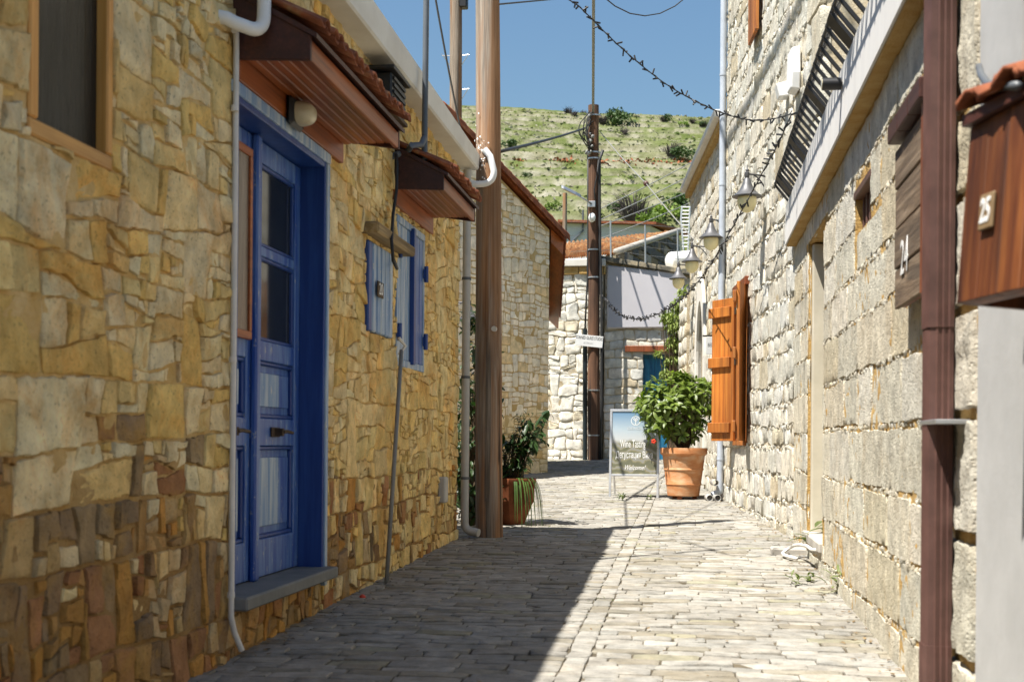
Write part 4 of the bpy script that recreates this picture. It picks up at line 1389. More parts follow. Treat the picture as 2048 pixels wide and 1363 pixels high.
mb.build('roof_board', 'darkwood', tD)
r4 = random.Random(3)
for i in range(8):
    m = MB()
    VV = []
    uc = 0.05 + i * 0.105
    for s in range(2):
        n2_ = 0.055 if s == 0 else -0.20
        zz = zt1 - zb1 + 0.03 + (0 if s == 0 else 0.10)
        for q in range(7):
            a = math.pi * q / 6
            sg = 1 if i % 2 == 0 else -0.7
            VV.append(f25.p(uc - 0.056 * math.cos(a), zz + (0.012 if i % 2 else 0) + 0.038 * math.sin(a) * sg + (0.02 if i % 2 else 0), n2_ + r4.uniform(-0.01, 0.01) * (s == 0)))
    m.add(VV, [(q, q + 1, 8 + q, 7 + q) for q in range(6)])
    o = m.build('roof_tile', 'tile', tD, smooth=True)
    sm = o.modifiers.new('thick', 'SOLIDIFY')
    sm.thickness = 0.012
pu, pv = f25.pix(1972, 425, 0.02)
mb = MB()
mb.fbox(f25, pu - 0.035, pu + 0.035, pv - 0.045, pv + 0.045, 0.0145, 0.024)
mb.build('number_plate', 'plaque', tD, bevel=0.003)
text('25', f25, pu, pv, 0.025, 0.085, 'white', tD, name='number', xs=0.62, bold=0.002)

# dark conduit and grey box at the extreme right
q = [(1958, 133), (1962, 150), (1975, 168), (2000, 172), (2036, 172)]
nn = (0.04, 0.09, 0.12, 0.14, 0.16)
mb = MB()
mb.tube([FA.p(*FA.pix(x, y, n), n) for (x, y), n in zip(q, nn)], 0.011, 8)
o = mb.build('wall_conduit', 'darkgrey', None, smooth=True)
tag(o, 'dark grey bent conduit above the tiled wooden hood', 'pipe')
u0_, vt = FA.pix(2041, 235, 0.12)
tE = thing('grey_pipe_box', FA.p(u0_, vt, 0.05), 'pale grey post box standing off the white wall at the right edge', 'box')
mb = MB()
mb.fbox(FA, u0_ - 0.16, u0_, vt, 4.2, 0.03, 0.12)
mb.build('housing', 'greyplastic', tE, bevel=0.01)

# spotlight tube on the slab face
pu, pv = FA.pix(1670, 168, 0.13)
tS = thing('spot_tube', FA.p(pu, pv, 0.10), 'short black tube spotlight fixed to the white balcony slab', 'lamp')
mb = MB()
mb.tube([FA.p(pu - 0.0, pv, 0.097), FA.p(pu, pv, 0.20)], 0.034, 14)
mb.build('housing', 'black', tS, smooth=True, auto=50)
mb = MB()
mb.tube([FA.p(pu + 0.0, pv, 0.2), FA.p(pu, pv, 0.204)], 0.029, 14)
mb.build('lens', 'lampglass', tS)

# stone block and white hose at the doorway, at the wall foot
tK = onG(1583, 1108)
mb = MB()
mb.box((tK.x - 0.16, tK.y - 0.10, tK.z - 0.01), (tK.x + 0.15, tK.y + 0.12, tK.z + 0.055))
o = mb.build('stone_step', 'greycap', None, bevel=0.012)
tag(o, 'flat pale stone block on the paving by the blocked doorway', 'stone block')
q = [FA.p(9.15, 0.36, 0.0), FA.p(9.2, 0.36, 0.06), FA.p(9.45, 0.365, 0.07), FA.p(9.75, 0.35, 0.09), FA.p(9.95, 0.33, 0.12), FA.p(10.1, 0.29, 0.16), FA.p(10.05, 0.26, 0.20), FA.p(9.85, 0.26, 0.2), FA.p(9.7, 0.25, 0.12)]
mb = MB()
mb.tube(q, 0.013, 8)
o = mb.build('white_hose', 'whiteplastic', None, smooth=True)
tag(o, 'short white hose curling out at the foot of the right wall', 'hose')

# ================================================================== RIGHT: TALL HOUSE WITH LANTERNS
UB = 5.13
hb = thing('tall_house', FB.p(2, zg(13)), 'tall white rubble stone house with orange shutters and lanterns', 'house')
wS = (3.02, 3.92, 1.13, 2.86)
wU = None
uw, vw = FB.pix(1518, 45)
wU = (uw - 0.55, uw + 0.45, FB.pix(1510, 95)[1], 6.0)
HB = [wS]
mb = MB()
rough_sheet(mb, FB, 0, UB, -0.3, 8.2, HB, 0.2, 0.05, 0.008, 9.0, 0.001)
rough_sheet(mb, FB, -1.28, 0, 3.2, 8.2, [], 0.2, 0.05, 0.008, 9.0, 0.001)
c1_, c2_ = FB.p(-1.28, 3.2), FB.p(-1.28, 8.2)
mb.add([c1_, c2_, c2_ + Vector((5, 0, 0)), c1_ + Vector((5, 0, 0))], [(0, 1, 2, 3)])
wallB = mb.build('wall', 'mortarB', hb)
mb = MB()
B0, B1 = FB.p(-1.25, 3.2, -0.21), FB.p(UB, 3.2, -0.21)
poly = [(B0.x, B0.y), (B0.x + 5, B0.y), (B1.x + 6, B1.y), (B1.x, B1.y)]
mb.prism([(x, y, 3.215) for x, y in poly], [(x, y, 8.2) for x, y in poly])
B0 = FB.p(0.03, 0, -0.21)
poly = [(B0.x, B0.y), (B0.x + 5, B0.y), (B1.x + 6, B1.y), (B1.x, B1.y)]
mb.prism([(x, y, -0.3) for x, y in poly], [(x, y, 3.21) for x, y in poly])
mb.build('inner_wall', 'mortarB', hb)
def white_col(u, v, r):
    k = r.random()
    c = (0.57, 0.54, 0.455) if k < 0.6 else ((0.61, 0.585, 0.515) if k < 0.9 else (0.52, 0.455, 0.33))
    return vary(c, 0.08, r, 0.03)
r5 = random.Random(31)
PB = []
v = 0.2
rowsB = [0.2]
while rowsB[-1] < 8.1: rowsB.append(rowsB[-1] + r5.uniform(0.17, 0.33))
PB = coursed(0.0, UB, [x for x in rowsB if x < 3.2] + [3.2], 0.25, 0.70, r5, 0.006, 0.024) + coursed(-1.27, UB, [3.2] + [x for x in rowsB if x > 3.3], 0.25, 0.7, r5, 0.006, 0.024)
PB = [q for q in (cut_holes(P, HB) for P in PB) if len(q) >= 3 and abs(area(q)) > 0.002]
lay(wallB, PB, FB, 'stoneB', white_col, r5, limit=300, hrange=(0.006, 0.017), rough=0.010, sp=0.045, jit=0.006, freq=16, edge=0.016, tilt=0.03, warp=0.03, sink=0.014, geo=grid_geo)
chips = []
for rv in rowsB[1:-1]:
    u = 0.0 if rv < 3.2 else -1.25
    while u < UB:
        w, h = r5.uniform(0.02, 0.07), r5.uniform(0.012, 0.028)
        if r5.random() < 0.6 and not (wS[0] - 0.05 < u < wS[1] + 0.05 and wS[2] < rv < wS[3]):
            c = rv + r5.uniform(-0.02, 0.02)
            chips.append([(u, c - h), (u + w, c - h * 0.8), (u + w * 1.05, c + h * 0.7), (u - 0.004, c + h)])
        u += w + 0.01
lay(wallB, chips, FB, 'stoneB', white_col, r5, limit=0, rest='joint_pebbles', hrange=(0.006, 0.022), rough=0.012, sp=0.03, jit=0.004, sink=0.01, rings=((1, 0.6), (0.7, 1.0)))
# quoins up the near corner
quo = []
v = 3.25
k = 0
while v < 8:
    h = r5.uniform(0.34, 0.46)
    quo.append(inset([(-1.30, v), (-1.30 + (0.62 if k % 2 else 0.42), v), (-1.30 + (0.62 if k % 2 else 0.42), v + h), (-1.30, v + h)], 0.008))
    v += h
    k += 1
lay(wallB, quo, FB, 'stoneA', ash_col, r5, name='quoin', rest='quoin_tops', hrange=(0.05, 0.058), rough=0.010, sp=0.08, jit=0.003, freq=8, tilt=0.01)

# shuttered window
mb = MB()
a, b, c, d = wS
mb.fbox(FB, a + 0.001, a + 0.05, c, d, -0.15, 0.01)
mb.fbox(FB, b - 0.05, b - 0.001, c, d, -0.15, 0.01)
mb.fbox(FB, a + 0.0505, b - 0.0505, d - 0.05, d, -0.15, 0.01)
mb.fbox(FB, a - 0.02, b + 0.02, c - 0.05, c - 0.001, -0.15, 0.05)
wo = mb.build('orange_window', 'orangewood', hb, bevel=0.004)
mb = MB()
mb.fbox(FB, a + 0.051, b - 0.051, c, d - 0.051, -0.19, -0.16)
mb.build('inner_shutter', 'orangewood', wo)
mb = MB()
mb.fbox(FB, a - 0.10, b + 0.12, d + 0.005, d + 0.10, -0.1, 0.055)
mb.build('lintel', 'redboard', wo, bevel=0.006)
def shutter(hinge, direc, face, L, z0, z1):
    f = Frame((hinge.x, hinge.y, 0), direc, (0, 0, 1), face)
    mb = MB()
    mb.fbox(f, 0.0, 0.02, z0, z1, -0.018, 0.0185)
    s = mb.build('shutter', 'orangewood', wo, bevel=0.003)
    n = 5
    for i in range(n):
        m = MB()
        w = (L - 0.02) / n
        m.fbox(f, 0.02 + i * w + 0.001, 0.02 + (i + 1) * w - 0.001, z0, z1, -0.018, 0.018)
        m.build('board', 'orangewood', s, bevel=0.003)
    for zz in (z0 + 0.10, (z0 + z1) / 2 + 0.03, z1 - 0.22):
        m = MB()
        m.fbox(f, 0.045, L + 0.03, zz, zz + 0.12, 0.0185, 0.055)
        m.build('ledge', 'orangewood', s, bevel=0.005)
        m = MB()
        m.tube([f.p(-0.006, zz + 0.02, 0.0), f.p(-0.006, zz + 0.10, 0.0)], 0.011, 6)
        m.build('hinge', 'rust', s)
hz = FB.p(wS[1] - 0.01, 0, 0.035)
p1 = atY(1426, 700, hz.y + 0.36)
dr = Vector((p1.x - hz.x, p1.y - hz.y, 0))
dn = dr.normalized()
shutter(hz, dn, Vector((-dn.y, dn.x, 0)) if Vector((-dn.y, dn.x, 0)).dot(Vector((-0.2, -1, 0))) > 0 else Vector((dn.y, -dn.x, 0)), dr.length, 1.13, 2.83)
hz = FB.p(wS[0] + 0.02, 0, 0.035)
dn = (-FB.u + FB.n * 0.30).normalized()
shutter(hz, dn, (FB.n + FB.u * 0.30).normalized(), 0.46, 1.13, 2.86)
# upstairs shutter
mb = MB()
fU = Frame(FB.p(wU[0] + 0.2, wU[2], 0.05), FB.u, (0, 0, 1), FB.n)
up = None
for i in range(6):
    m = MB()
    m.fbox(fU, i * 0.095 + 0.001, (i + 1) * 0.095 - 0.001, 0, 1.6, 0.0, 0.035)
    if up is None: up = m.build('upper_shutter', 'orangewood', hb, bevel=0.003)
    else: m.build('board', 'orangewood', up, bevel=0.003)
# siren box and motion sensor
u, v = FB.pix(1578, 142, 0.1)
mb = MB()
pr = [(-0.11, -0.19), (0.11, -0.19), (0.14, -0.05), (0.11, 0.19), (-0.11, 0.19), (-0.14, -0.05)]
mb.prism([FB.p(u + x, v + z, 0.02) for x, z in pr], [FB.p(u + x * 0.9, v + z * 0.92, 0.10) for x, z in pr])
o = mb.build('alarm_box', 'white', None, bevel=0.012)
tag(o, 'large white alarm siren box high on the pale wall', 'alarm box')
u, v = FB.pix(1557, 180, 0.1)
mb = MB()
mb.prism([FB.p(u - 0.09, v - 0.07, 0.0), FB.p(u + 0.09, v - 0.07, 0.0), FB.p(u + 0.09, v + 0.07, 0.0), FB.p(u - 0.09, v + 0.07, 0.0)], [FB.p(u - 0.07, v - 0.08, 0.10), FB.p(u + 0.07, v - 0.08, 0.10), FB.p(u + 0.07, v + 0.04, 0.13), FB.p(u - 0.07, v + 0.04, 0.13)])
o = mb.build('floodlight_box', 'white', None, bevel=0.010)
tag(o, 'small white floodlight just left of the alarm siren box', 'lamp')
# blue-grey downpipe at its far corner
u, v = FB.pix(1454, 300, 0.05)
u = UB - 0.05
pts = [FB.p(u, 8.3, 0.06), FB.p(u, 3.0, 0.06), FB.p(u, zg(16.5) + 0.18, 0.06)] + bend(FB.p(u, 1, 0.06), FB.p(u, zg(16.5) + 0.10, 0.06), FB.p(u - 0.03, zg(16.5) + 0.06, 0.3), 5, 0.05) + [FB.p(u - 0.02, zg(16.5) + 0.07, 0.16)]
pipe('downpipe', pts, 0.042, 'bluegrey', 'tall blue-grey downpipe at the far corner of the white house', 'drainpipe', 12, [(FB.p(u, z, 0.06), (0, 0, 1), 0.047) for z in (0.9, 2.6, 4.4, 5.8)], 'bluegrey')
g0 = FB.p(UB - 0.25, zg(16.3), 0.14)
for k, (dx, dz) in enumerate(((0.0, 0.05), (0.10, 0.05), (0.03, 0.24))):
    mb = MB()
    c_ = g0 + FB.n * (dx - 0.02) + Vector((0, 0, dz))
    mb.tube([c_ + FB.u * 0.2, c_ + FB.u * -0.10], 0.042, 12, cap=False)
    o = mb.build('drain_stub', 'greyplastic', None, smooth=True)
    o.modifiers.new('thick', 'SOLIDIFY').thickness = 0.006
    tag(o, ('open grey drain stub lying on the paving against the wall', 'open grey drain stub lying outermost beside the downpipe foot', 'open grey drain stub sitting above the other two')[k], 'pipe', 'drain stubs at the downpipe foot')

# ---- lower house beyond it with pointed niche
UC = 10.05
hc = thing('low_house', FB.p(7.5, zg(19)), 'lower pale rubble house beyond the downpipe with a pointed arch niche', 'house')
arc = (7.35, 8.55, 0.5, 3.0)
mb = MB()
# arch outline, two arcs meeting in a point
au0, av0 = FB.pix(1410, 700)
ua_, ub_ = 7.62, 8.62
spr, apex = 2.35, FB.pix(1400, 606)[1]
ap = []
for i in range(9):
    t_ = i / 8
    ap.append((ua_ + (ub_ - ua_) / 2 * (1 - math.cos(t_ * math.pi / 2)) ** 0.9, spr + (apex - spr) * math.sin(t_ * math.pi / 2)))
right = [(ua_ + ub_ - p[0], p[1]) for p in ap[::-1]]
opening = [(ua_, 0.5)] + ap + right[1:] + [(ub_, 0.5)]
# wall sheet with the arched hole, strip by strip
us_ = [UB] + [p[0] for p in opening[1:-1]] + [UC]
H_C = 5.28
mb.add([FB.p(UB, -0.3), FB.p(ua_, -0.3), FB.p(ua_, H_C), FB.p(UB, H_C)], [(0, 1, 2, 3)])
mb.add([FB.p(ub_, -0.3), FB.p(UC, -0.3), FB.p(UC, H_C), FB.p(ub_, H_C)], [(0, 1, 2, 3)])
top = opening[1:-1]
for i in range(len(top) - 1):
    p, q = top[i], top[i + 1]
    mb.add([FB.p(p[0], p[1]), FB.p(q[0], q[1]), FB.p(q[0], H_C), FB.p(p[0], H_C)], [(0, 1, 2, 3)])
for i in range(len(opening) - 1):
    p, q = opening[i], opening[i + 1]
    mb.add([FB.p(*p), FB.p(*q), FB.p(*q, -0.3), FB.p(*p, -0.3)], [(0, 1, 2, 3)])
e0_, e1_ = FB.p(UC, -0.3), FB.p(UC, H_C)
mb.add([e0_, e1_, e1_ + Vector((5, 1, 0)), e0_ + Vector((5, 1, 0))], [(0, 1, 2, 3)])
wallC = mb.build('wall', 'mortarB', hc)
mb = MB()
mb.add([FB.p(UB, -0.3, -0.31), FB.p(UC, -0.3, -0.31), FB.p(UC, H_C, -0.31), FB.p(UB, H_C, -0.31)], [(0, 1, 2, 3)])
mb.build('niche_back', 'cream', hc)
r6 = random.Random(41)
rowsC = [0.4]
while rowsC[-1] < 5.2: rowsC.append(rowsC[-1] + r6.uniform(0.16, 0.28))
rowsC[-1] = 5.27
PC = []
for P in coursed(UB, UC, rowsC, 0.2, 0.5, r6, 0.006, 0.022):
    c = centroid(P)
    if ua_ - 0.24 < c[0] < ub_ + 0.24 and c[1] < apex + 0.35 * (1 - abs(c[0] - (ua_ + ub_) / 2)): continue
    PC.append(P)
lay(wallC, PC, FB, 'stoneB', white_col, r6, limit=160, hrange=(0.006, 0.018), rough=0.022, sp=0.06, jit=0.008, freq=15, rings=((1.0, 0.3), (0.95, 0.85), (0.6, 1.0)), edge=0.014, warp=0.02)
# dressed stone surround of the arch
mid = (ua_ + ub_) / 2
for i in range(len(opening) - 1):
    p, q = opening[i], opening[i + 1]
    for s in range(4 if i in (0, len(opening) - 2) else 1):
        kk = 4 if i in (0, len(opening) - 2) else 1
        pa = (p[0] + (q[0] - p[0]) * s / kk, p[1] + (q[1] - p[1]) * s / kk)
        pb = (p[0] + (q[0] - p[0]) * (s + 1) / kk, p[1] + (q[1] - p[1]) * (s + 1) / kk)
        def outp(w):
            if w[1] < spr: return (w[0] + (-0.22 if w[0] < mid else 0.22), w[1])
            d_ = Vector((w[0] - mid, (w[1] - spr) * 0.9 + 0.02))
            if abs(d_.x) < 0.05: return (w[0], w[1] + 0.45)
            d_ = d_.normalized()
            return (w[0] + d_.x * 0.24, w[1] + d_.y * 0.36)
        m = MB()
        m.prism([FB.p(*w, -0.05) for w in (pa, pb, outp(pb), outp(pa))], [FB.p(*w, 0.04) for w in (pa, pb, outp(pb), outp(pa))])
        m.build('arch_stone', 'cornice', hc, bevel=0.004)
mb = MB()
mb.fbox(FB, UB + 0.01, UC + 0.10, H_C, H_C + 0.10, -4.5, 0.17)
mb.build('eaves', 'stoneEave' if 'stoneEave' in M else 'cornice', hc, bevel=0.01)
mb = MB()
mb.fbox(FB, UB + 0.01, UC + 0.06, H_C - 0.10, H_C - 0.001, -0.3, 0.09)
mb.build('eaves_bed', 'mortarA', hc, bevel=0.01)
# sign by the shutter
u, v = FB.pix(1420, 690, 0.03)
f_s = Frame(FB.p(UB + 0.55, v, 0.30), Vector((-1, 0.25, 0)), (0, 0, 1), Vector((-0.25, -1, 0)))
su, sv = f_s.pix(1420, 690)
tW = thing('wall_sign', FB.p(UB + 0.55, v, 0.1), 'small pale projecting sign lettered BELA beside the orange shutter', 'sign')
mb = MB()
mb.fbox(f_s, su - 0.10, su + 0.05, sv - 0.12, sv + 0.11, -0.012, 0.012)
mb.build('board', 'plaster', tW, bevel=0.003)
text('BELA', f_s, su - 0.02, sv, 0.0125, 0.07, 'ink', tW, xs=0.62, flip=True)
mb = MB()
mb.fbox(f_s, su - 0.25, su + 0.10, sv + 0.115, sv + 0.135, -0.008, 0.008)
mb.build('bracket', 'black', tW)
# sloping garden wall past the low house
UD = 12.3
tG = thing('garden_wall', FB.p(11, zg(22)), 'short pale stone wall with sloping top past the low house', 'wall')
v1_, v2_ = FB.pix(1381, 583)[1], FB.pix(1358, 620)[1]
mb = MB()
mb.prism([FB.p(UC + 0.02, -0.3, 0.05), FB.p(UD, -0.3, 0.05), FB.p(UD, v2_, 0.05), FB.p(UC + 0.02, v1_, 0.05)], [FB.p(UC + 0.02, -0.3, -0.4), FB.p(UD, -0.3, -0.4), FB.p(UD, v2_, -0.4), FB.p(UC + 0.02, v1_, -0.4)])
gw = mb.build('core', 'mortarB', tG)
PD = []
for P in coursed(UC + 0.02, UD, [x for x in rowsC if x < 3.9], 0.2, 0.5, r6, 0.01, 0.02):
    c = centroid(P)
    top_ = v1_ + (v2_ - v1_) * (c[0] - UC) / (UD - UC)
    if max(p[1] for p in P) < top_ + 0.05: PD.append(P)
lay(gw, PD, FB, 'stoneF', white_col, r6, limit=60, hrange=(0.06, 0.085), rough=0.02, sp=0.07, jit=0.006, freq=9, rings=((1.0, 0.8), (0.9, 1.0)), edge=0.02)

# ---- wall lanterns
def lantern(name, c, wall_pt, label, group='wall lanterns on the right', s=1.0):
    t_ = thing(name, wall_pt, label, 'lantern', group)
    c = Vector(c)
    mb = MB()
    mb.lathe(c, [(0.150 * s, 0.0), (0.152 * s, 0.008 * s), (0.118 * s, 0.03 * s), (0.075 * s, 0.075 * s), (0.048 * s, 0.13 * s), (0.032 * s, 0.185 * s), (0.028 * s, 0.19 * s)], 24)
    mb.build('shade', 'lanternmetal', t_, smooth=True, auto=40)
    mb = MB()
    mb.lathe(c, [(0.020 * s, 0.19 * s), (0.026 * s, 0.20 * s), (0.026 * s, 0.25 * s), (0.014 * s, 0.258 * s), (0.018 * s, 0.275 * s), (0.006 * s, 0.295 * s), (0.004 * s, 0.325 * s)], 12)
    mb.build('finial', 'lanternmetal', t_, smooth=True, auto=40)
    mb = MB()
    mb.lathe(c, [(0.092 * s, -0.002), (0.098 * s, -0.03 * s), (0.094 * s, -0.080 * s), (0.072 * s, -0.125 * s), (0.036 * s, -0.152 * s), (0.006 * s, -0.160 * s)], 20)
    mb.build('globe', 'bulb', t_, smooth=True, auto=60)
    w = Vector(wall_pt)
    a = c + Vector((0, 0, 0.235 * s))
    w2_ = Vector((w.x, w.y, a.z))
    d = (w2_ - a)
    mb = MB()
    mb.tube([a, w2_], 0.010 * s, 8)
    mid_ = a.lerp(w2_, 0.35) + Vector((0, 0, 0))
    pts = [a.lerp(w2_, 0.4) - Vector((0, 0, 0.008)), a.lerp(w2_, 0.62) - Vector((0, 0, 0.035 * s)), a.lerp(w2_, 0.8) - Vector((0, 0, 0.075 * s)), w2_ - Vector((0, 0, 0.13 * s))]
    mb.tube(pts, 0.008 * s, 6)
    mb.build('arm', 'lanternmetal', t_, smooth=True, auto=50)
    mb = MB()
    n_ = d.normalized()
    sd = n_.cross(Vector((0, 0, 1)))
    b_ = w2_ - Vector((0, 0, 0.05 * s))
    mb.prism([b_ + sd * 0.03 + Vector((0, 0, z)) for z in (-0.11 * s, 0.09 * s)] + [b_ - sd * 0.03 + Vector((0, 0, z)) for z in (0.09 * s, -0.11 * s)],
             [b_ + n_ * 0.03 + sd * 0.03 + Vector((0, 0, z)) for z in (-0.11 * s, 0.09 * s)] + [b_ + n_ * 0.03 - sd * 0.03 + Vector((0, 0, z)) for z in (0.09 * s, -0.11 * s)])
    mb.build('wall_plate', 'lanternmetal', t_)
    return t_
LAN = [(1494, 394, 1531, 'nearest wall lantern, with a conical grey shade, above the orange shutters'),
       (1422, 476, 1452, 'second wall lantern, hanging just left of the blue-grey downpipe'),
       (1384, 524, 1415, 'third wall lantern, hanging between the downpipe lantern and the farthest one'),
       (1357, 558, 1388, 'farthest wall lantern, hanging in front of the grey panel')]
for px, py, wx, lab in LAN:
    u, v = FB.pix(wx, py, 0.0)
    wp = FB.p(u, v, 0.0)
    c = atY(px, py, wp.y)
    c.y = wp.y - 0.12
    c = atY(px, py, c.y)
    lantern('wall_lantern', c, (wp.x, wp.y, c.z), lab, s=1.0)

# ================================================================== POLES
def pole(name, base, top, r0, r1, label, seed, n=28, m=40, mat='polewood'):
    t_ = thing(name, base, label, 'pole')
    b, tp = Vector(base), Vector(top)
    VV, FF = [], []
    for j in range(m + 1):
        s = j / m
        c = b.lerp(tp, s)
        c.x += 0.012 * noise.noise(Vector((s * 3, seed, 1)))
        for i in range(n):
            a = 2 * math.pi * i / n
            r = r0 + (r1 - r0) * s
            g = noise.noise(Vector((math.cos(a) * 5, math.sin(a) * 5, s * 1.2 + seed)))
            cr = -0.010 if abs(noise.noise(Vector((math.cos(a) * 3.1, math.sin(a) * 3.1, s * 0.9 + seed * 3)))) < 0.025 else 0
            r += g * 0.004 + cr * (r0 / 0.12)
            VV.append((c.x + r * math.cos(a), c.y + r * math.sin(a), c.z))
    FF = [(j * n + i, j * n + (i + 1) % n, (j + 1) * n + (i + 1) % n, (j + 1) * n + i) for j in range(m) for i in range(n)]
    FF.append(tuple(m * n + i for i in range(n)))
    mb = MB()
    mb.add(VV, FF)
    mb.build('shaft', mat, t_, smooth=True, auto=40)
    return t_
b1 = onG(975, 1077)
b1.y += 0.12
b1.z = zg(b1.y) - 0.2
tp1 = atY(974, -400, b1.y + 0.02)
p1 = pole('utility_pole', b1, tp1, 0.122, 0.100, 'thick weathered wooden utility pole standing nearest, by the drainpipe', 1, 40, 60)
pt = atY(988, 657, b1.y - 0.115)
mb = MB()
mb.tube([pt + Vector((0, 0.03, 0)), pt + Vector((0, -0.006, 0))], 0.024, 16)
mb.build('tag', 'alu', p1)
mb = MB()
rr_ = random.Random(8)
for i in range(46):
    px, py = 955 + rr_.gauss(0, 12), 300 + rr_.gauss(0, 24)
    if px < 949: continue
    w = (px - 974) / 26
    if abs(w) > 0.96: continue
    q = atY(px, py, b1.y - 0.113 * math.sqrt(1 - w * w))
    s = rr_.uniform(0.003, 0.012)
    mb.lathe(q, [(s * 0.9, -0.004), (s, 0.0), (s * 0.5, 0.002)], 5, Vector((w, -math.sqrt(1 - w * w), 0)))
mb.build('foam_splashes', 'white', p1)['kind'] = 'stuff'
b2 = onG(1188, 920)
b2.z -= 0.2
tp2 = atY(1187, 211, b2.y)
p2 = pole('utility_pole', b2, tp2, 0.15, 0.125, 'wooden utility pole with sign and cable bundle before the far corner house', 5, 24, 40, 'poledark')
b3 = atY(913, 700, 24.6)
b3 = Vector((b3.x, 24.6, 0.3))
p3_ = pole('utility_pole', b3, atY(912, -300, 24.6), 0.125, 0.115, 'wooden utility pole with step irons rising behind the yellow house roof', 9, 20, 30)
for (y_, sd) in ((112, -1), (112, 1), (180, 1)):
    q = atY(912, y_, 24.6)
    mb = MB()
    mb.tube([q + Vector((0.11 * sd, -0.02, 0)), q + Vector((0.27 * sd, -0.05, 0.0)), q + Vector((0.27 * sd, -0.05, 0.04))], 0.008, 6)
    mb.tube([q + Vector((0.11 * sd, -0.02, -0.20)), q + Vector((0.25 * sd, -0.05, 0.0))], 0.007, 6)
    mb.build('step_iron', 'steel', p3_)
q = atY(925, 5, 24.6)
mb = MB()
mb.box((q.x - 0.05, q.y - 0.1, q.z - 0.12), (q.x + 0.10, q.y + 0.1, q.z + 0.4))
mb.build('bracket_box', 'black', p3_, bevel=0.02)
b4 = atY(1129, 500, 52)
t4 = pole('thin_pole', Vector((b4.x, 52, 1)), atY(1130, 386, 52), 0.10, 0.09, 'thin reddish pole standing before the white house far back', 12, 10, 6)

# parts on the far pole
sg = atY(1179, 680, b2.y - 0.17)
fs = Frame(sg, CR * 1.0, Vector((0.02, 0, 1)), -_f)
fs = Frame(sg, (0.98, 0.05, -0.10), (0.10, 0, 0.99), (0.05, -0.99, 0))
tg = thing('street_sign', sg, 'white sign reading STAINED GLASS STUDIO nailed to the far pole', 'sign')
mb = MB()
mb.fbox(fs, -0.325, 0.315, -0.15, 0.115, -0.012, 0.012)
mb.build('board', 'white', tg, bevel=0.003)
text('STAINED GLASS STUDIO', fs, -0.005, 0.045, 0.0125, 0.105, 'ink', tg, xs=0.56, bold=0.0015)
text('ΚΥΠΡΙΑΔΗ', fs, -0.02, -0.075, 0.0125, 0.06, 'inkgrey', tg, xs=0.72)
pts = [atY(1170, y, b2.y - 0.02) for y in (657, 700, 800, 921)]
pipe('cable_guard', [pts[3], pts[2], pts[1], pts[0]], 0.055, 'blackpipe', 'black cable guard tube beside the far wooden pole', 'pipe', 10)
mb = MB()
mb.tube([atY(x, y, b2.y - 0.05) for x, y in ((1170, 660), (1172, 610), (1175, 560), (1176, 480), (1176, 400), (1176, 300))], 0.022, 6)
mb.tube([atY(x, y, b2.y - 0.10) for x, y in ((1201, 918), (1203, 800), (1203, 600), (1200, 500), (1199, 400), (1199, 320), (1206, 300))], 0.035, 6)
mb.tube([atY(x, y, b2.y - 0.16) for x, y in ((1193, 420), (1188, 380), (1194, 350), (1197, 320))], 0.014, 6)
mb.build('riser_cables', 'cable', p2, smooth=True)
r7 = random.Random(77)
mb = MB()
for i in range(11):
    x0 = 1183 + r7.uniform(-4, 4)
    pts = []
    sw = r7.uniform(8, 26)
    y0 = r7.uniform(218, 250)
    y1 = r7.uniform(280, 305)
    for k in range(8):
        t_ = k / 7
        pts.append(atY(x0 - sw * math.sin(math.pi * t_) * (1 - 0.3 * t_) + r7.uniform(-1, 1), y0 + (y1 - y0) * t_, b2.y - 0.16 - 0.08 * math.sin(math.pi * t_)))
    mb.tube(pts, 0.011, 5)
mb.build('cable_loops', 'cable', p2, smooth=True)
mb = MB()
for i in range(12):
    q = atY(1178 + r7.gauss(0, 7), 285 + r7.gauss(0, 12), b2.y - 0.18)
    mb.tube([q, q + Vector((r7.uniform(-0.08, 0.08), -0.02, r7.uniform(0.03, 0.10)))], 0.028, 6)
mb.build('clamp_cluster', 'greycable', p2, smooth=True)
mb = MB()
for y_ in (232, 306, 318, 500, 555, 780, 870):
    q = atY(1188, y_, b2.y)
    mb.tube([q - Vector((0, 0, 0.015)), q + Vector((0, 0, 0.015))], 0.158, 18)
mb.build('pole_bands', 'steel', p2, smooth=True, auto=50)
# LED street light on an arm
l0, l1 = atY(1184, 408, b2.y - 0.16), atY(1160, 393, b2.y - 0.5)
hd = atY(1141, 384, b2.y - 0.62)
tl = thing('street_light', l0, 'grey flat street light head on an arm from the far pole', 'street light')
mb = MB()
mb.tube([l0, l1], 0.022, 8)
mb.build('arm', 'steel', tl, smooth=True)
ax = (hd - l1).normalized()
sd = Vector((0.15, -1, 0)).cross(ax).normalized()
nf = ax.cross(sd)
mb = MB()
pr = [(-0.02, 0.05), (0.10, 0.10), (0.42, 0.11), (0.50, 0.06), (0.50, -0.06), (0.42, -0.11), (0.10, -0.10), (-0.02, -0.05)]
fw = Vector((0, -1, 0.0))
mb.prism([l1 + ax * a + fw * b + Vector((0, 0, -0.02)) for a, b in pr], [l1 + ax * a + fw * b * 0.7 + Vector((0, 0, 0.06)) for a, b in pr])
mb.build('head', 'steel', tl, bevel=0.01)
mb = MB()
mb.prism([l1 + ax * (0.12 + a * 0.66) + fw * b * 0.75 + Vector((0, 0, -0.03)) for a, b in pr], [l1 + ax * (0.12 + a * 0.66) + fw * b * 0.75 + Vector((0, 0, -0.0215)) for a, b in pr])
mb.build('lens', 'lampglass', tl)
mb = MB()
mb.box(tuple(l0 + Vector((-0.10, -0.03, -0.07))), tuple(l0 + Vector((0.08, 0.06, 0.07))))
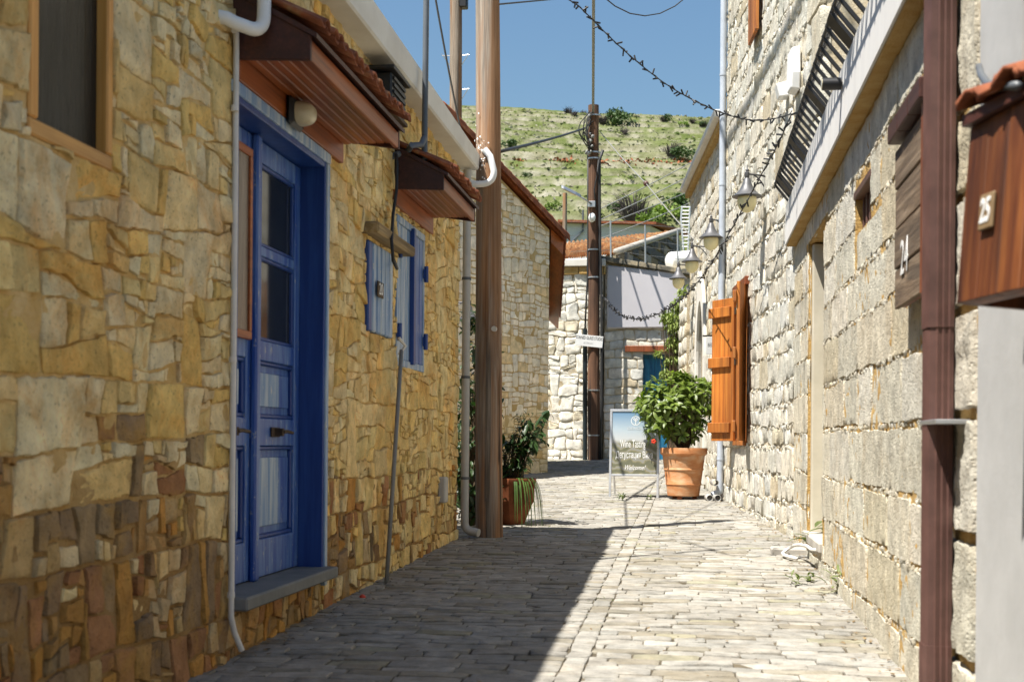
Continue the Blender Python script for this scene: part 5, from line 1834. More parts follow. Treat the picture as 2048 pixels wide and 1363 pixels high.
mb.build('clamp', 'steel', tl, bevel=0.01)
q = atY(1184, 434, b2.y - 0.18)
mb = MB()
mb.lathe(q, [(0.02, -0.12), (0.075, -0.08), (0.085, 0.0), (0.06, 0.07), (0.01, 0.10)], 14)
o = mb.build('photocell', 'white', None, smooth=True)
tag(o, 'little white round sensor cap on the far pole under the street light', 'sensor')

# ================================================================== OVERHEAD WIRES
def sag(a, b, s, n=18):
    a, b = Vector(a), Vector(b)
    return [a.lerp(b, i / n) - Vector((0, 0, s * 4 * (i / n) * (1 - i / n))) for i in range(n + 1)]
def wire(pts, r, label, mat='cable', cat='wire', group=None):
    mb = MB()
    mb.tube(pts, r, 6)
    o = mb.build('overhead_wire', mat, None, smooth=True)
    return tag(o, label, cat, group)
wire(sag(tp2 + Vector((0, -0.1, -0.2)), (1.86, -25, 11.5), 0.0), 0.030, 'thick twisted grey cable running overhead from the far pole top', 'greycable')
wire(sag(atY(1165, 258, b2.y - 0.2), atY(1000, 303, b1.y + 3.5), 0.02), 0.022, 'black cable from the near pole up to the far pole bundle', 'cable')
wire(sag(atY(1000, 302, b1.y + 3.5), atY(985, 306, b1.y + 0.1), 0.0), 0.012, 'black cable end tucked behind the near pole', 'cable')
wire([atY(850, -330, 9.4)] + sag(atY(868, -20, 9.6), atY(941, 345, 11.15), 0.06), 0.008, 'thin black wire slanting down past the pale eaves to the corner')
wire([atY(x, y, 11.17) for x, y in ((941, 335), (941, 420), (939, 520), (936, 600))], 0.007, 'thin black wire dropping behind the drainpipe to the lantern')
wire(sag(atY(985, 10, 11.3), atY(1136, -4, 16), -0.0) + [atY(1300, -60, 16), atY(1470, -170, 15.6)], 0.009, 'thin dark wire sagging at the top between near pole and lights')
wire([atY(x, 32 - 41 * ((x - 1290) / 87) ** 2 if abs(x - 1290) < 250 else -300, 11.2 + (x - 980) * 0.0052) for x in (985, 1045, 1090, 1130, 1165, 1200, 1230, 1260, 1290, 1320, 1350, 1380, 1410, 1450, 1490, 1525)], 0.006, 'thin dark wire drooping in a loop at the top of the sky')
wa, wb_, wc = atY(1199, 262, b2.y), atY(1292, 367, 24.5), atY(1398, 490, 20.6)
wire(sag(wa, wb_, 0.03) + sag(wb_, wc, 0.02)[1:], 0.010, 'thin stay wire with a brown insulator slanting from far pole to right', 'greycable')
mb = MB()
dq = (wb_ - wa).normalized()
mb.lathe(wb_ - dq * 0.05, [(0.02, 0), (0.05, 0.02), (0.05, 0.045), (0.035, 0.05), (0.05, 0.06), (0.05, 0.09), (0.02, 0.11)], 12, dq)
o = mb.build('insulator', 'brownpipe', None, smooth=True)
tag(o, 'brown porcelain egg insulator on the slanting stay wire', 'insulator')
for k, (x0, y0, x1, y1) in enumerate(((1200, 418, 1440, 292), (1200, 440, 1440, 318), (1200, 452, 1440, 355), (1200, 478, 1440, 378))):
    wire(sag(atY(x0, y0, 34), atY(x1, y1, 46), 0.05), 0.014, ('topmost', 'second', 'third', 'lowest')[k] + ' of the four pale wires crossing before the green hill', 'greycable', group='pale wires before the hill')

# ================================================================== STRING LIGHTS
bm_ = MB()
bm_.lathe((0, 0, 0), [(0.0045, 0), (0.0055, 0.004), (0.0055, 0.036), (0.004, 0.038)], 6)
BULB = None
def string_lights(name, pts, label, step, rw, scale, seed):
    global BULB
    r = random.Random(seed)
    t_ = thing(name, pts[0], label, 'string lights')
    mb = MB()
    mb.tube(pts, rw, 6)
    tw = [Vector(p) + Vector((math.sin(i * 1.9), 0, math.cos(i * 1.9))) * rw * 1.2 for i, p in enumerate(pts)]
    mb.tube(tw, rw * 0.8, 5)
    mb.build('wire', 'cable', t_, smooth=True)
    acc = 0
    for i in range(len(pts) - 1):
        a, b = Vector(pts[i]), Vector(pts[i + 1])
        L = (b - a).length
        while acc < L:
            c = a.lerp(b, acc / L)
            d = (b - a).normalized()
            side = Vector((r.gauss(0, 1), r.gauss(0, 0.4), r.gauss(0, 1)))
            d2 = (d * r.choice((-1, 1)) * 0.7 + side.normalized()).normalized()
            if BULB is None:
                o = bm_.build('bulb', 'black', None)
                BULB = o.data
            else:
                o = bpy.data.objects.new('bulb', BULB)
                COL.objects.link(o)
            o.matrix_world = Matrix.Translation(c) @ d2.to_track_quat('Z', 'Y').to_matrix().to_4x4() @ Matrix.Scale(scale, 4)
            attach(o, t_)
            acc += step * r.uniform(0.6, 1.4)
        acc -= L
YK = 9.9
A_ = FA.p(10.3, 3.36, 0.2)
kq = [(853, -400, 9.35), (940, -240, 9.1), (1040, -95, 8.8), (1120, -14, 8.65), (1160, 15, 8.8), (1215, 70, 9.0), (1270, 120, 9.2), (1330, 167, 9.4), (1390, 202, 9.6), (1450, 228, 9.8), (1500, 240, 9.95), (1545, 238, 10.1), (1582, 228, 10.25)]
def smoothpath(kq, n=6):
    P = [atY(*k) for k in kq]
    out = []
    for i in range(len(P) - 1):
        p0, p1_, p2_, p3 = P[max(i - 1, 0)], P[i], P[i + 1], P[min(i + 2, len(P) - 1)]
        for s in range(n):
            t_ = s / n
            out.append(0.5 * ((2 * p1_) + (p2_ - p0) * t_ + (2 * p0 - 5 * p1_ + 4 * p2_ - p3) * t_ ** 2 + (3 * p1_ - p0 - 3 * p2_ + p3) * t_ ** 3))
    return out + [P[-1]]
string_lights('string_lights', smoothpath(kq), 'dark string of tiny lights drooping across the sky to the balcony railing', 0.036, 0.0042, 1.15, 1)
kq = [(1582, 230, 10.25), (1555, 290, 11), (1525, 345, 11.9), (1490, 410, 12.7), (1450, 480, 13.8), (1410, 545, 15.2), (1360, 600, 17.2), (1310, 630, 20), (1270, 637, 22.5), (1235, 625, 25.5), (1205, 592, 29.8)]
string_lights('string_lights', smoothpath(kq), 'dark string of tiny lights falling from the railing past the lanterns to the far pole', 0.085, 0.005, 1.5, 2)

# ================================================================== LEFT: GABLED HOUSE BEYOND THE YARD
cc = onG(1095, 945)
NL2 = Vector((0.891, -0.454, 0))
F2 = Frame((cc.x, cc.y, 0), (-0.454, -0.891, 0), (0, 0, 1), NL2)
h2 = thing('gabled_house', (cc.x, cc.y, zg(cc.y)), 'tan stone gabled house with orange tile verge behind the near pole', 'house')
ua1, va1 = F2.pix(1105, 466)
ua2, va2 = F2.pix(1000, 356)
sl2 = (va2 - va1) / (ua2 - ua1)
vt = lambda u: va1 + sl2 * (u - ua1)
UP = 5.2
D2 = ray(1080, CY)
D2 = Vector((D2.x, D2.y, 0)).normalized()
gp = [(0, -0.2), (0, vt(0)), (UP, vt(UP)), (2 * UP, vt(0)), (2 * UP, -0.2)]
mb = MB()
mb.prism([F2.p(u, v, 0) for u, v in gp], [F2.p(u, v, 0) + D2 * 5.6 for u, v in gp])
core2 = mb.build('wall', 'mortarT', h2)
def tan_col(u, v, r):
    k = r.random()
    c = (0.78, 0.68, 0.51) if k < 0.6 else ((0.80, 0.71, 0.56) if k < 0.9 else (0.72, 0.55, 0.31))
    if v < 1.6 + 0.3 * noise.noise(Vector((u, v, 0))): c = (c[0] * 0.98, c[1] * 0.90, c[2] * 0.70)
    return vary(c, 0.09, r, 0.04)
r8 = random.Random(51)
P2 = squared(0.0, 3.4, 0.45, 6.4, 0.012, 0.13, 1.5, r8, 0.009, (0.3, 0.5), 0.12)
P2 = [q for q in (clip(P, -sl2, 1, va1 - sl2 * ua1 - 0.06) for P in P2) if len(q) >= 3 and abs(area(q)) > 0.002]
lay(core2, P2, F2, 'stoneF', tan_col, r8, limit=300, hrange=(0.003, 0.012), rough=0.010, sp=0.08, jit=0.005, freq=7, edge=0.012, warp=0.02)
# roof
mb = MB()
rt = [(-0.42, vt(-0.42)), (UP, vt(UP)), (2 * UP + 0.42, vt(-0.42))]
prof = [(u, v + 0.03) for u, v in rt] + [(u, v + 0.13) for u, v in rt[::-1]]
mb.prism([F2.p(u, v, 0.10) for u, v in prof], [F2.p(u, v - 0.9, 0.10) + D2 * 5.8 for u, v in prof])
rf = mb.build('roof', 'redboard', h2)
mb = MB()
ev = [(-0.02, vt(0) - 0.22), (-0.44, vt(-0.44) - 0.22), (-0.46, vt(-0.44) + 0.028), (-0.02, vt(0) + 0.026)]
mb.prism([F2.p(u, v, 0.02) for u, v in ev], [F2.p(u, v - 0.9, 0.02) + D2 * 5.7 for u, v in ev])
mb.build('boxed_eave', 'soffit', h2)
u = -0.46
k = 0
while u < 3.2:
    L = 0.27
    m = MB()
    VV = []
    for s in range(2):
        uu = u + L * 1.15 * s
        for q in range(6):
            a = math.pi * q / 5
            zz = vt(uu) + 0.135 + 0.055 * math.sin(a) + (0.022 if s == 0 else 0.0) + r8.uniform(-0.006, 0.006)
            VV.append(F2.p(uu, zz, 0.16 - 0.20 * (1 - math.cos(a)) / 2 * 1.2))
    VV += [F2.p(u, vt(u) + 0.04, 0.17), F2.p(u + L * 1.15, vt(u + L * 1.15) + 0.03, 0.17)]
    m.add(VV, [(q, q + 1, 7 + q, 6 + q) for q in range(5)] + [(0, 6, 13, 12)])
    o = m.build('verge_tile', 'tile', rf)
    o.modifiers.new('thick', 'SOLIDIFY').thickness = 0.014
    u += L
    k += 1
for i in range(17):                       # eave tiles seen end-on down the street side
    m = MB()
    c_ = F2.p(-0.46, vt(-0.46) + 0.14, 0.05) + D2 * (0.12 + i * 0.33) - Vector((0, 0, 0.9 * (0.12 + i * 0.33) / 5.7))
    VV = []
    for s in range(2):
        for q in range(6):
            a = math.pi * q / 5
            VV.append(c_ + D2 * (-0.11 * math.cos(a)) + Vector((0, 0, 0.07 * math.sin(a) + (0.19 * s))) + F2.u * (0.4 * s - 0.05))
    m.add(VV, [(q, q + 1, 7 + q, 6 + q) for q in range(5)])
    o = m.build('eave_tile', 'tile', rf)
    o.modifiers.new('thick', 'SOLIDIFY').thickness = 0.014

# ================================================================== FAR CORNER HOUSE
YR = 30.55
F1 = Frame((0, YR, 0), (1, 0, 0), (0, 0, 1), (0, -1, 0))
h1 = thing('corner_house', (atY(1190, 920, YR).x, YR, zg(YR)), 'sunlit white rubble house closing the end of the street', 'house')
xa, zt = F1.pix(1080, 533)
xb = F1.pix(1207, 533)[0]
xl = xa - 4
mb = MB()
mb.box((xl, YR, -0.2), (xb, YR + 4.5, zt))
w1_ = mb.build('wall', 'mortarB', h1)
P1 = squared(xa - 0.2, xb - 0.02, 0.5, zt - 0.2, 0.02, 0.28, 1.4, r8, 0.008, (0.35, 0.6), 0.25)
def wash_col(u, v, r):
    return vary((0.76, 0.73, 0.64) if r.random() < 0.85 else (0.66, 0.60, 0.46), 0.06, r, 0.02)
lay(w1_, P1, F1, 'stoneF', wash_col, r8, limit=300, hrange=(0.008, 0.028), rough=0.028, sp=0.10, jit=0.010, freq=8, edge=0.02, tilt=0.07, warp=0.04)
for (z0, z1, n_, m_, nm) in ((zt - 0.20, zt - 0.02, 0.07, 'mortarA', 'frieze'), (zt - 0.015, zt + 0.16, 0.13, 'cornice', 'coping')):
    x = xa - 1.0
    while x < xb + 0.05:
        L = min(r8.uniform(0.5, 0.8), xb + 0.06 - x)
        m = MB()
        m.fbox(F1, x + 0.004, x + L - 0.004, z0, z1, -0.3, n_ + r8.uniform(-0.008, 0.008))
        m.build(nm, m_, h1, bevel=0.015)
        x += L
# right-hand front, a little set back, under a falling dark coping
h3 = thing('far_front', (xb + 1, YR, zg(YR)), 'pale stone house front with grey panel and teal door at the street end', 'house')
F3 = Frame((xb + 0.03, YR + 0.05, 0), Vector((1, 0.02, 0)), (0, 0, 1), Vector((0.02, -1, 0)))
L3 = 4.6
ztl = F3.pix(1208, 523)[1]
ztr = F3.pix(1380, 548)[1] - 0.02
du0, du1 = F3.pix(1286, 700)[0], F3.pix(1345, 700)[0]
dz1 = F3.pix(1290, 703)[1]
mb = MB()
hole = (du0, du1, -0.2, dz1)
zmid = 3.2
sheet(mb, F3, 0, L3, -0.2, zmid, [hole], 0.25)
uu_ = F3.pix(1380, 548)[0]
ztr2 = ztl + (ztr - ztl) * L3 / uu_
mb.add([F3.p(0, zmid), F3.p(L3, zmid), F3.p(L3, ztr2), F3.p(0, ztl)], [(0, 1, 2, 3)])
w3 = mb.build('wall', 'mortarB', h3)
mb = MB()
mb.prism([F3.p(0.01, -0.2, -0.26), F3.p(L3, -0.2, -0.26), F3.p(L3, ztr2, -0.26), F3.p(0.01, ztl, -0.26)], [F3.p(0.01, -0.2, -5), F3.p(L3, -0.2, -5), F3.p(L3, ztr2, -5), F3.p(0.01, ztl, -5)])
mb.build('inner_wall', 'mortarB', h3)
rows3 = [0.5]
while rows3[-1] < ztl: rows3.append(rows3[-1] + r8.uniform(0.17, 0.27))
gp0, gp1 = F3.pix(1217, 655)[1], None
P3 = []
for P in coursed(0.0, L3, rows3, 0.22, 0.55, r8, 0.012, 0.015):
    c = centroid(P)
    q = cut_holes(P, [hole])
    if len(q) >= 3 and max(p[1] for p in q) < ztl + (ztr - ztl) * c[0] / uu_ - 0.05: P3.append(q)
lay(w3, P3, F3, 'stoneF', white_col, r8, limit=220, hrange=(0.005, 0.016), rough=0.016, sp=0.10, jit=0.008, freq=8, edge=0.016, warp=0.03)
# grey panel
gq = [F3.pix(1214, 530, 0.08), F3.pix(1368, 546, 0.08), F3.pix(1368, 655, 0.08), F3.pix(1214, 657, 0.08)]
mb = MB()
mb.prism([F3.p(a, b, 0.03) for a, b in gq], [F3.p(a, b, 0.10) for a, b in gq])
mb.build('grey_panel', 'greyplaster', h3, bevel=0.03)
u = -0.15
while u < L3:
    L = r8.uniform(0.35, 0.6)
    z = ztl + (ztr - ztl) * (u + L / 2) / uu_
    m = MB()
    sl_ = (ztr - ztl) / uu_ * L / 2
    m.prism([F3.p(u + 0.01, z - 0.02 - sl_, 0.16), F3.p(u + L - 0.01, z - 0.02 + sl_, 0.16), F3.p(u + L - 0.01, z + 0.11 + sl_, 0.14), F3.p(u + 0.01, z + 0.11 - sl_, 0.14)],
            [F3.p(u + 0.01, z - 0.02 - sl_, -0.3), F3.p(u + L - 0.01, z - 0.02 + sl_, -0.3), F3.p(u + L - 0.01, z + 0.11 + sl_, -0.3), F3.p(u + 0.01, z + 0.11 - sl_, -0.3)])
    m.build('coping_stone', 'darkcoping', h3, bevel=0.02)
    u += L
# teal door and red lintel
mb = MB()
mb.fbox(F3, du0 + 0.001, du1 - 0.001, 0.3, dz1 - 0.001, -0.25, -0.20)
td = mb.build('teal_door', 'teal', h3)
for i in range(3):
    m = MB()
    w = (du1 - du0) / 3
    m.fbox(F3, du0 + i * w + 0.04, du0 + (i + 1) * w - 0.04, 1.0, dz1 - 0.15, -0.199, -0.185)
    m.build('panel', 'teal', td, bevel=0.006)
mb = MB()
lq = F3.pix(1250, 700)[0]
mb.fbox(F3, lq, du1 + 0.3, dz1 - 0.005, dz1 + 0.14, -0.2, 0.06)
mb.build('door_lintel', 'redboard', h3, bevel=0.01)
# terrace rail on the roof: each post its own thing-part
tr_ = thing('terrace_railing', F3.p(1, ztl, -0.5), 'thin steel railing along the flat roof at the street end', 'railing')
for k, (px, yt, yb) in enumerate(((1221, 441, 520), (1290, 450, 526), (1355, 458, 545))):
    a, b = atY(px, yt, YR + 1.0), atY(px + 1, yb, YR + 1.0)
    m = MB()
    m.tube([b - Vector((0, 0, 0.2)), a], 0.020, 8)
    m.build('post', 'steel', tr_)
for (y0, y1) in ((441, 457), (455, 480), (468, 492), (482, 505), (500, 520)):
    m = MB()
    m.tube([atY(1140, y0 + (455 - 441 if False else 3), YR + 1.0), atY(1221, y0, YR + 1.0), atY(1290, (y0 + y1) / 2, YR + 1.0), atY(1380, y1, YR + 1.0)], 0.005, 5)
    m.build('rail_wire', 'darkgrey', tr_)
# tiled house behind it
th = thing('tiled_house', atY(1230, 520, 38), 'old house with orange tiled roof and gable coloured dark as if shaded behind the terrace', 'house')
e0, e1, r0_, r1_ = atY(1085, 523, 36), atY(1232, 507, 36), atY(1085, 492, 44), atY(1358, 464, 44)
VV, FF = [], []
NI, NJ = 64, 14
for j in range(NJ + 1):
    for i in range(NI + 1):
        a = e0.lerp(e1, i / NI)
        b = r0_.lerp(r1_, i / NI)
        p = a.lerp(b, j / NJ)
        p.z += (0.07 if i % 2 else -0.03) + (0.05 if j % 2 else 0) + r8.uniform(-0.015, 0.015)
        VV.append(p)
FF = [(j * (NI + 1) + i, j * (NI + 1) + i + 1, (j + 1) * (NI + 1) + i + 1, (j + 1) * (NI + 1) + i) for j in range(NJ) for i in range(NI)]
mb = MB()
mb.add(VV, FF)
mb.build('roof', 'tileold', th)
mb = MB()
g = [e1 + Vector((0, 0, -0.03)), r1_ + Vector((0, 0, -0.03)), r1_ + Vector((0, 0, -5)), e1 + Vector((0, 0, -5))]
mb.prism(g, [p + Vector((-0.3, 0.1, 0)) for p in g])
gab = mb.build('gable_wall', 'darkcoping', th)  # dark backing, carries the gable's shade in its colour
fgx = (r1_ - e1)
fgx.z = 0
FGb = Frame((e1.x, e1.y, 0), fgx, (0, 0, 1), Vector((fgx.y, -fgx.x, 0)))
def dark_col(u, v, r):  # dark grey stones, with the shade on the gable put into their colour
    k = r.random()
    c = (0.10, 0.10, 0.11) if k < 0.5 else ((0.30, 0.27, 0.25) if k < 0.75 else (0.22, 0.17, 0.12))
    return vary(c, 0.15, r, 0.04)
Lg = fgx.length
PG = []
for P in coursed(0.05, Lg, [e1.z - 1.0 + 0.3 * i for i in range(10)], 0.3, 0.8, r8, 0.015, 0.02):
    q = clip(P, -(r1_.z - e1.z) / Lg, 1, e1.z - 0.05)
    if len(q) >= 3 and abs(area(q)) > 0.01: PG.append(q)
lay(gab, PG, FGb, 'stoneF', dark_col, r8, limit=80, hrange=(0.03, 0.06), rough=0.02, sp=0.15, jit=0.01, freq=5)
mb = MB()
mb.tube([e1 + Vector((0, 0, 0.05)), r1_ + Vector((0, 0, 0.05))], 0.10, 8)
mb.build('verge', 'greycap', th, smooth=True)
# white house further back
F5 = Frame((0, 62, 0), (1, 0, 0), (0, 0, 1), (0, -1, 0))
hw_ = thing('white_house', atY(1210, 500, 62), 'low white plastered house with orange tile edge below the hill', 'house')
a0, a1 = F5.pix(1125, 440)[0], F5.pix(1300, 440)[0]
z0, z1 = F5.pix(1125, 446)[1], F5.pix(1300, 451)[1]
mb = MB()
mb.prism([(a0, 62, 3), (a1, 62, 3), (a1, 62, z1), (a0, 62, z0)], [(a0, 67, 3), (a1 + 1.5, 67, 3), (a1 + 1.5, 67, z1), (a0, 67, z0)])
mb.build('wall', 'whitewash', hw_)
mb = MB()
mb.prism([(a0 - 0.2, 61.7, z0 + 0.01), (a1 + 0.3, 61.7, z1 + 0.01), (a1 + 0.3, 61.7, z1 + 0.13), (a0 - 0.2, 61.7, z0 + 0.13)], [(a0 - 0.2, 67, z0 + 0.3), (a1 + 2, 67, z1 + 0.3), (a1 + 2, 67, z1 + 0.45), (a0 - 0.2, 67, z0 + 0.45)])
mb.build('roof_edge', 'tile', hw_)
mb = MB()
dr0, dr1 = F5.pix(1140, 488), F5.pix(1166, 462)
mb.tube([(dr0[0], 61.9, dr0[1]), (dr1[0], 61.9, dr1[1]), (dr1[0], 61.9, z0 + 0.6)], 0.05, 6)
mb.build('drainpipe', 'darkgrey', hw_)
# solar water tank and its ladder frame
ts = thing('water_tank', atY(1368, 525, 35), 'white horizontal solar water tank on the roof at the street end', 'water tank')
ta, tb = atY(1342, 522, 35), atY(1405, 516, 35.6)
mb = MB()
dx = (tb - ta).normalized()
LL = (tb - ta).length
mb.lathe(ta, [(0.05, -0.10), (0.2, -0.06), (0.24, 0.0), (0.245, 0.05), (0.235, 0.06), (0.245, 0.07), (0.245, LL)], 20, dx)
mb.build('drum', 'white', ts, smooth=True, auto=40)
lf = thing('steel_ladder', atY(1375, 505, 36), 'upright steel ladder frame beside the white water tank', 'ladder')
for (x0, y0, x1, y1) in ((1364, 412, 1362, 440), (1380, 412, 1376, 500), (1362, 440, 1367, 500)):
    m = MB()
    m.tube([atY(x0, y0, 36), atY(x1, y1, 36)], 0.025, 6)
    m.build('stile', 'alu', lf)
for i in range(12):
    m = MB()
    y_ = 414 + i * 7.2
    m.tube([atY(1362 + 0.2 * i, y_, 36), atY(1381 - 0.3 * i, y_, 36)], 0.018, 6)
    m.build('rung', 'alu', lf)

# ================================================================== FOLIAGE
def leaf_mesh(name, L, w, droop, mat, fold=0.25):
    rows_ = [(0.0, 0.12), (0.25, 0.75), (0.55, 1.0), (0.8, 0.65), (1.0, 0.03)]
    VV, FF = [], []
    for s, ww in rows_:
        z = -droop * L * s * s
        VV += [(-w * ww, s * L, z + fold * w * ww), (0, s * L, z), (w * ww, s * L, z + fold * w * ww)]
    for i in range(len(rows_) - 1):
        for k in range(2):
            FF.append((i * 3 + k, i * 3 + k + 1, (i + 1) * 3 + k + 1, (i + 1) * 3 + k))
    me = bpy.data.meshes.new(name)
    me.from_pydata(VV, [], FF)
    me.polygons.foreach_set('use_smooth', [True] * len(FF))
    me.materials.append(M[mat])
    return me
def place_leaf_matrix(p, d, up, s):
    d = d.normalized()
    x = d.cross(up)
    if x.length < 1e-4: x = Vector((1, 0, 0))
    x.normalize()
    z = x.cross(d)
    return Matrix(((x.x * s, d.x * s, z.x * s, p.x), (x.y * s, d.y * s, z.y * s, p.y), (x.z * s, d.z * s, z.z * s, p.z), (0, 0, 0, 1)))
def scatter(mats, mesh, parent, n_obj, name='leaf', rest='foliage'):
    """nearest leaves as objects sharing one mesh; the others joined"""
    mats.sort(key=lambda m: (m.translation - CAM).length)
    co = [v.co.copy() for v in mesh.vertices]
    fc = [tuple(p.vertices) for p in mesh.polygons]
    mb = MB()
    for m in mats[n_obj:]:
        mb.add([m @ c for c in co], fc)
    o = None
    if mb.v:
        o = mb.build(rest, mesh.materials[0], parent, smooth=True)
        o['kind'] = 'stuff'
    for m in mats[:n_obj]:
        q = bpy.data.objects.new(name, mesh)
        COL.objects.link(q)
        q.matrix_world = m
        attach(q, parent)
    return o
def lathe_pot(t_, c, prof, mat, n=40, name='pot'):
    mb = MB()
    mb.lathe(c, prof, n)
    return mb.build(name, mat, t_, smooth=True, auto=35)
# ---- big pot with glossy shrub
pc = onG(1366, 1000)
pc.y += 0.22
pc.x = atY(1367, 950, pc.y).x
pc.z = zg(pc.y)
tp_ = thing('potted_shrub', pc, 'leafy green shrub in a large ribbed terracotta pot by the orange shutters', 'potted plant')
for a in (0.3, 2.4, 4.4):
    m = MB()
    q = pc + Vector((0.15 * math.cos(a), 0.15 * math.sin(a), 0))
    m.box(tuple(q + Vector((-0.03, -0.03, 0.0))), tuple(q + Vector((0.03, 0.03, 0.045))))
    m.build('foot', 'terradark', tp_, bevel=0.006)
zp = 0.044
H = 0.62
prof = [(0.02, zp), (0.195, zp), (0.205, zp + 0.01), (0.222, zp + 0.14), (0.230, zp + 0.148), (0.230, zp + 0.160), (0.226, zp + 0.168), (0.248, zp + 0.33), (0.257, zp + 0.338), (0.257, zp + 0.352), (0.252, zp + 0.36), (0.272, zp + 0.52), (0.284, zp + 0.53), (0.302, zp + 0.545), (0.304, zp + 0.60), (0.300, zp + H), (0.276, zp + H), (0.270, zp + H - 0.05), (0.02, zp + H - 0.05)]
lathe_pot(tp_, pc, prof, 'terracotta')
m = MB()
m.lathe(pc, [(0.268, zp + H - 0.06), (0.262, zp + H - 0.03), (0.15, zp + H - 0.02), (0.01, zp + H - 0.015)], 24)
m.build('soil', 'soil', tp_)
r9 = random.Random(91)
crown_c = pc + Vector((-0.14, 0, zp + H + 0.48))
lob = [(Vector((0.0, 0, 0.02)), 0.38), (Vector((-0.22, 0.0, 0.10)), 0.28), (Vector((0.28, 0, 0.12)), 0.30), (Vector((0.06, -0.05, 0.28)), 0.24), (Vector((-0.25, -0.03, 0.27)), 0.15), (Vector((0.33, 0, 0.30)), 0.16), (Vector((-0.18, -0.05, -0.20)), 0.22), (Vector((0.18, -0.05, -0.22)), 0.22), (Vector((0.40, 0.0, -0.02)), 0.16), (Vector((-0.36, 0, 0.05)), 0.13), (Vector((0.10, 0.0, 0.43)), 0.10)]
stems = MB()
lm = []
heads = []
for i in range(250):
    L_, rad = r9.choices(lob, weights=[q[1] ** 2 for q in lob])[0]
    d = Vector((r9.gauss(0, 1), r9.gauss(0, 1), r9.gauss(0.2, 0.9))).normalized()
    p = crown_c + L_ + d * rad * r9.uniform(0.72, 1.0)
    ax = (d + Vector((0, 0, 0.65))).normalized()
    heads.append((p, ax))
    k = r9.randint(6, 9)
    sx = ax.orthogonal().normalized()
    sy = ax.cross(sx)
    for j in range(k):
        a = 2 * math.pi * (j / k) + r9.uniform(-0.3, 0.3)
        out = (sx * math.cos(a) + sy * math.sin(a))
        el = r9.uniform(0.15, 1.0)
        dd = out + ax * el
        lm.append(place_leaf_matrix(p + out * 0.01 - ax * r9.uniform(0, 0.05), dd, ax, r9.uniform(0.55, 1.3)))
for p, ax in heads[::3]:
    b = pc + Vector((r9.uniform(-0.06, 0.06), r9.uniform(-0.06, 0.06), zp + H - 0.03))
    mid_ = b.lerp(p, 0.5) + Vector((r9.uniform(-0.05, 0.05), 0, 0.05))
    stems.tube([b, mid_, p], [0.010, 0.006, 0.003], 5)
stems.build('stems', 'wood_trunk', tp_)
cr = MB()
lf1 = leaf_mesh('leaf', 0.105, 0.020, 0.35, 'leafb')
sc_ = bpy.data.objects.new('crown', None)
crown = scatter(lm, lf1, tp_, 0, rest='crown')
crown['kind'] = 'thing'
del crown['kind']
COLv = sorted(lm, key=lambda m: (m.translation - CAM).length)[:300]
# the 300 nearest leaves again as single leaves, a little further out along the view-facing side
front = []
for m in COLv:
    q = m.copy()
    q.translation = q.translation + Vector((r9.uniform(-0.03, 0.03), -r9.uniform(0.0, 0.03), r9.uniform(-0.03, 0.03)))
    front.append(q)
for m_ in front:
    q = bpy.data.objects.new('leaf', lf1)
    COL.objects.link(q)
    q.matrix_world = m_
    attach(q, crown)
for (dx, dz) in ((-0.24, -0.40),):
    m = MB()
    q = crown_c + Vector((dx, -0.25, dz))
    for k in range(5):
        a = k * 1.256
        m.lathe(q + Vector((0.018 * math.cos(a), 0, 0.018 * math.sin(a))), [(0.004, -0.012), (0.016, 0), (0.004, 0.012)], 6, Vector((0, -1, 0)))
    m.build('flower', 'flower_red', tp_)

# ---- A-board
ab0, ab1 = onG(1222, 995), onG(1318, 993)
YB = 16.75
fb = Frame(atY(1222, 995, YB), Vector((1, 0.05, 0)), Vector((0.004, 0.10, 1)), Vector((0.05, -1, 0.10)))
fb.o = Vector((fb.o.x, YB, zg(YB)))
tA = thing('a_board', fb.o, 'aluminium A-board advertising Wine Tasting with a landscape poster', 'sign')
aw = fb.pix(1318, 900)[0]
al = fb.pix(1218, 900)[0]
zT, zBt = fb.pix(1250, 819)[1], fb.pix(1250, 951)[1]
def bar(a, b, c, d, n0=-0.012, n1=0.012, nm='frame'):
    m = MB()
    m.fbox(fb, a, b, c, d, n0, n1)
    return m.build(nm, 'alu', tA, bevel=0.004)
bar(al, al + 0.032, 0.0, zT - 0.026)
bar(aw - 0.032, aw, 0.0, zT - 0.026)
bar(al, aw, zT - 0.0255, zT + 0.006, nm='top_rail')
bar(al + 0.0325, aw - 0.0325, zBt - 0.006, zBt + 0.024, nm='bottom_rail')
# poster: flat print, sky over terraced hills
t = NT('poster_print')
mp = t.new('ShaderNodeMapping')
sepp = t.new('ShaderNodeSeparateXYZ')
t.link(t.tc.outputs['Generated'], sepp.inputs[0])
skyc = t.ramp(sepp.outputs[2], [(0.52, (0.50, 0.51, 0.50)), (0.72, (0.38, 0.46, 0.51)), (0.95, (0.17, 0.28, 0.40)), (1.0, (0.13, 0.24, 0.37))])
w_ = t.new('ShaderNodeTexWave')
w_.bands_direction = 'Z'
w_.inputs['Scale'].default_value = 2.2
w_.inputs['Distortion'].default_value = 9
w_.inputs['Detail'].default_value = 3
w_.inputs['Detail Scale'].default_value = 1.6
t.link(t.tc.outputs['Generated'], w_.inputs['Vector'])
land = t.ramp(w_.outputs['Fac'], [(0.1, (0.14, 0.14, 0.09)), (0.4, (0.18, 0.18, 0.11)), (0.7, (0.25, 0.22, 0.13)), (0.95, (0.25, 0.25, 0.22))])
hz_ = t.noise(3, 3, 0.5, t.mapping((1, 1, 0.1), 'Generated'))
mth = t.new('ShaderNodeMath', operation='MULTIPLY_ADD')
mth.inputs[1].default_value = 0.16
mth.inputs[2].default_value = -0.08
t.link(hz_, mth.inputs[0])
ad = t.new('ShaderNodeMath', operation='ADD')
t.link(mth.outputs[0], ad.inputs[0])
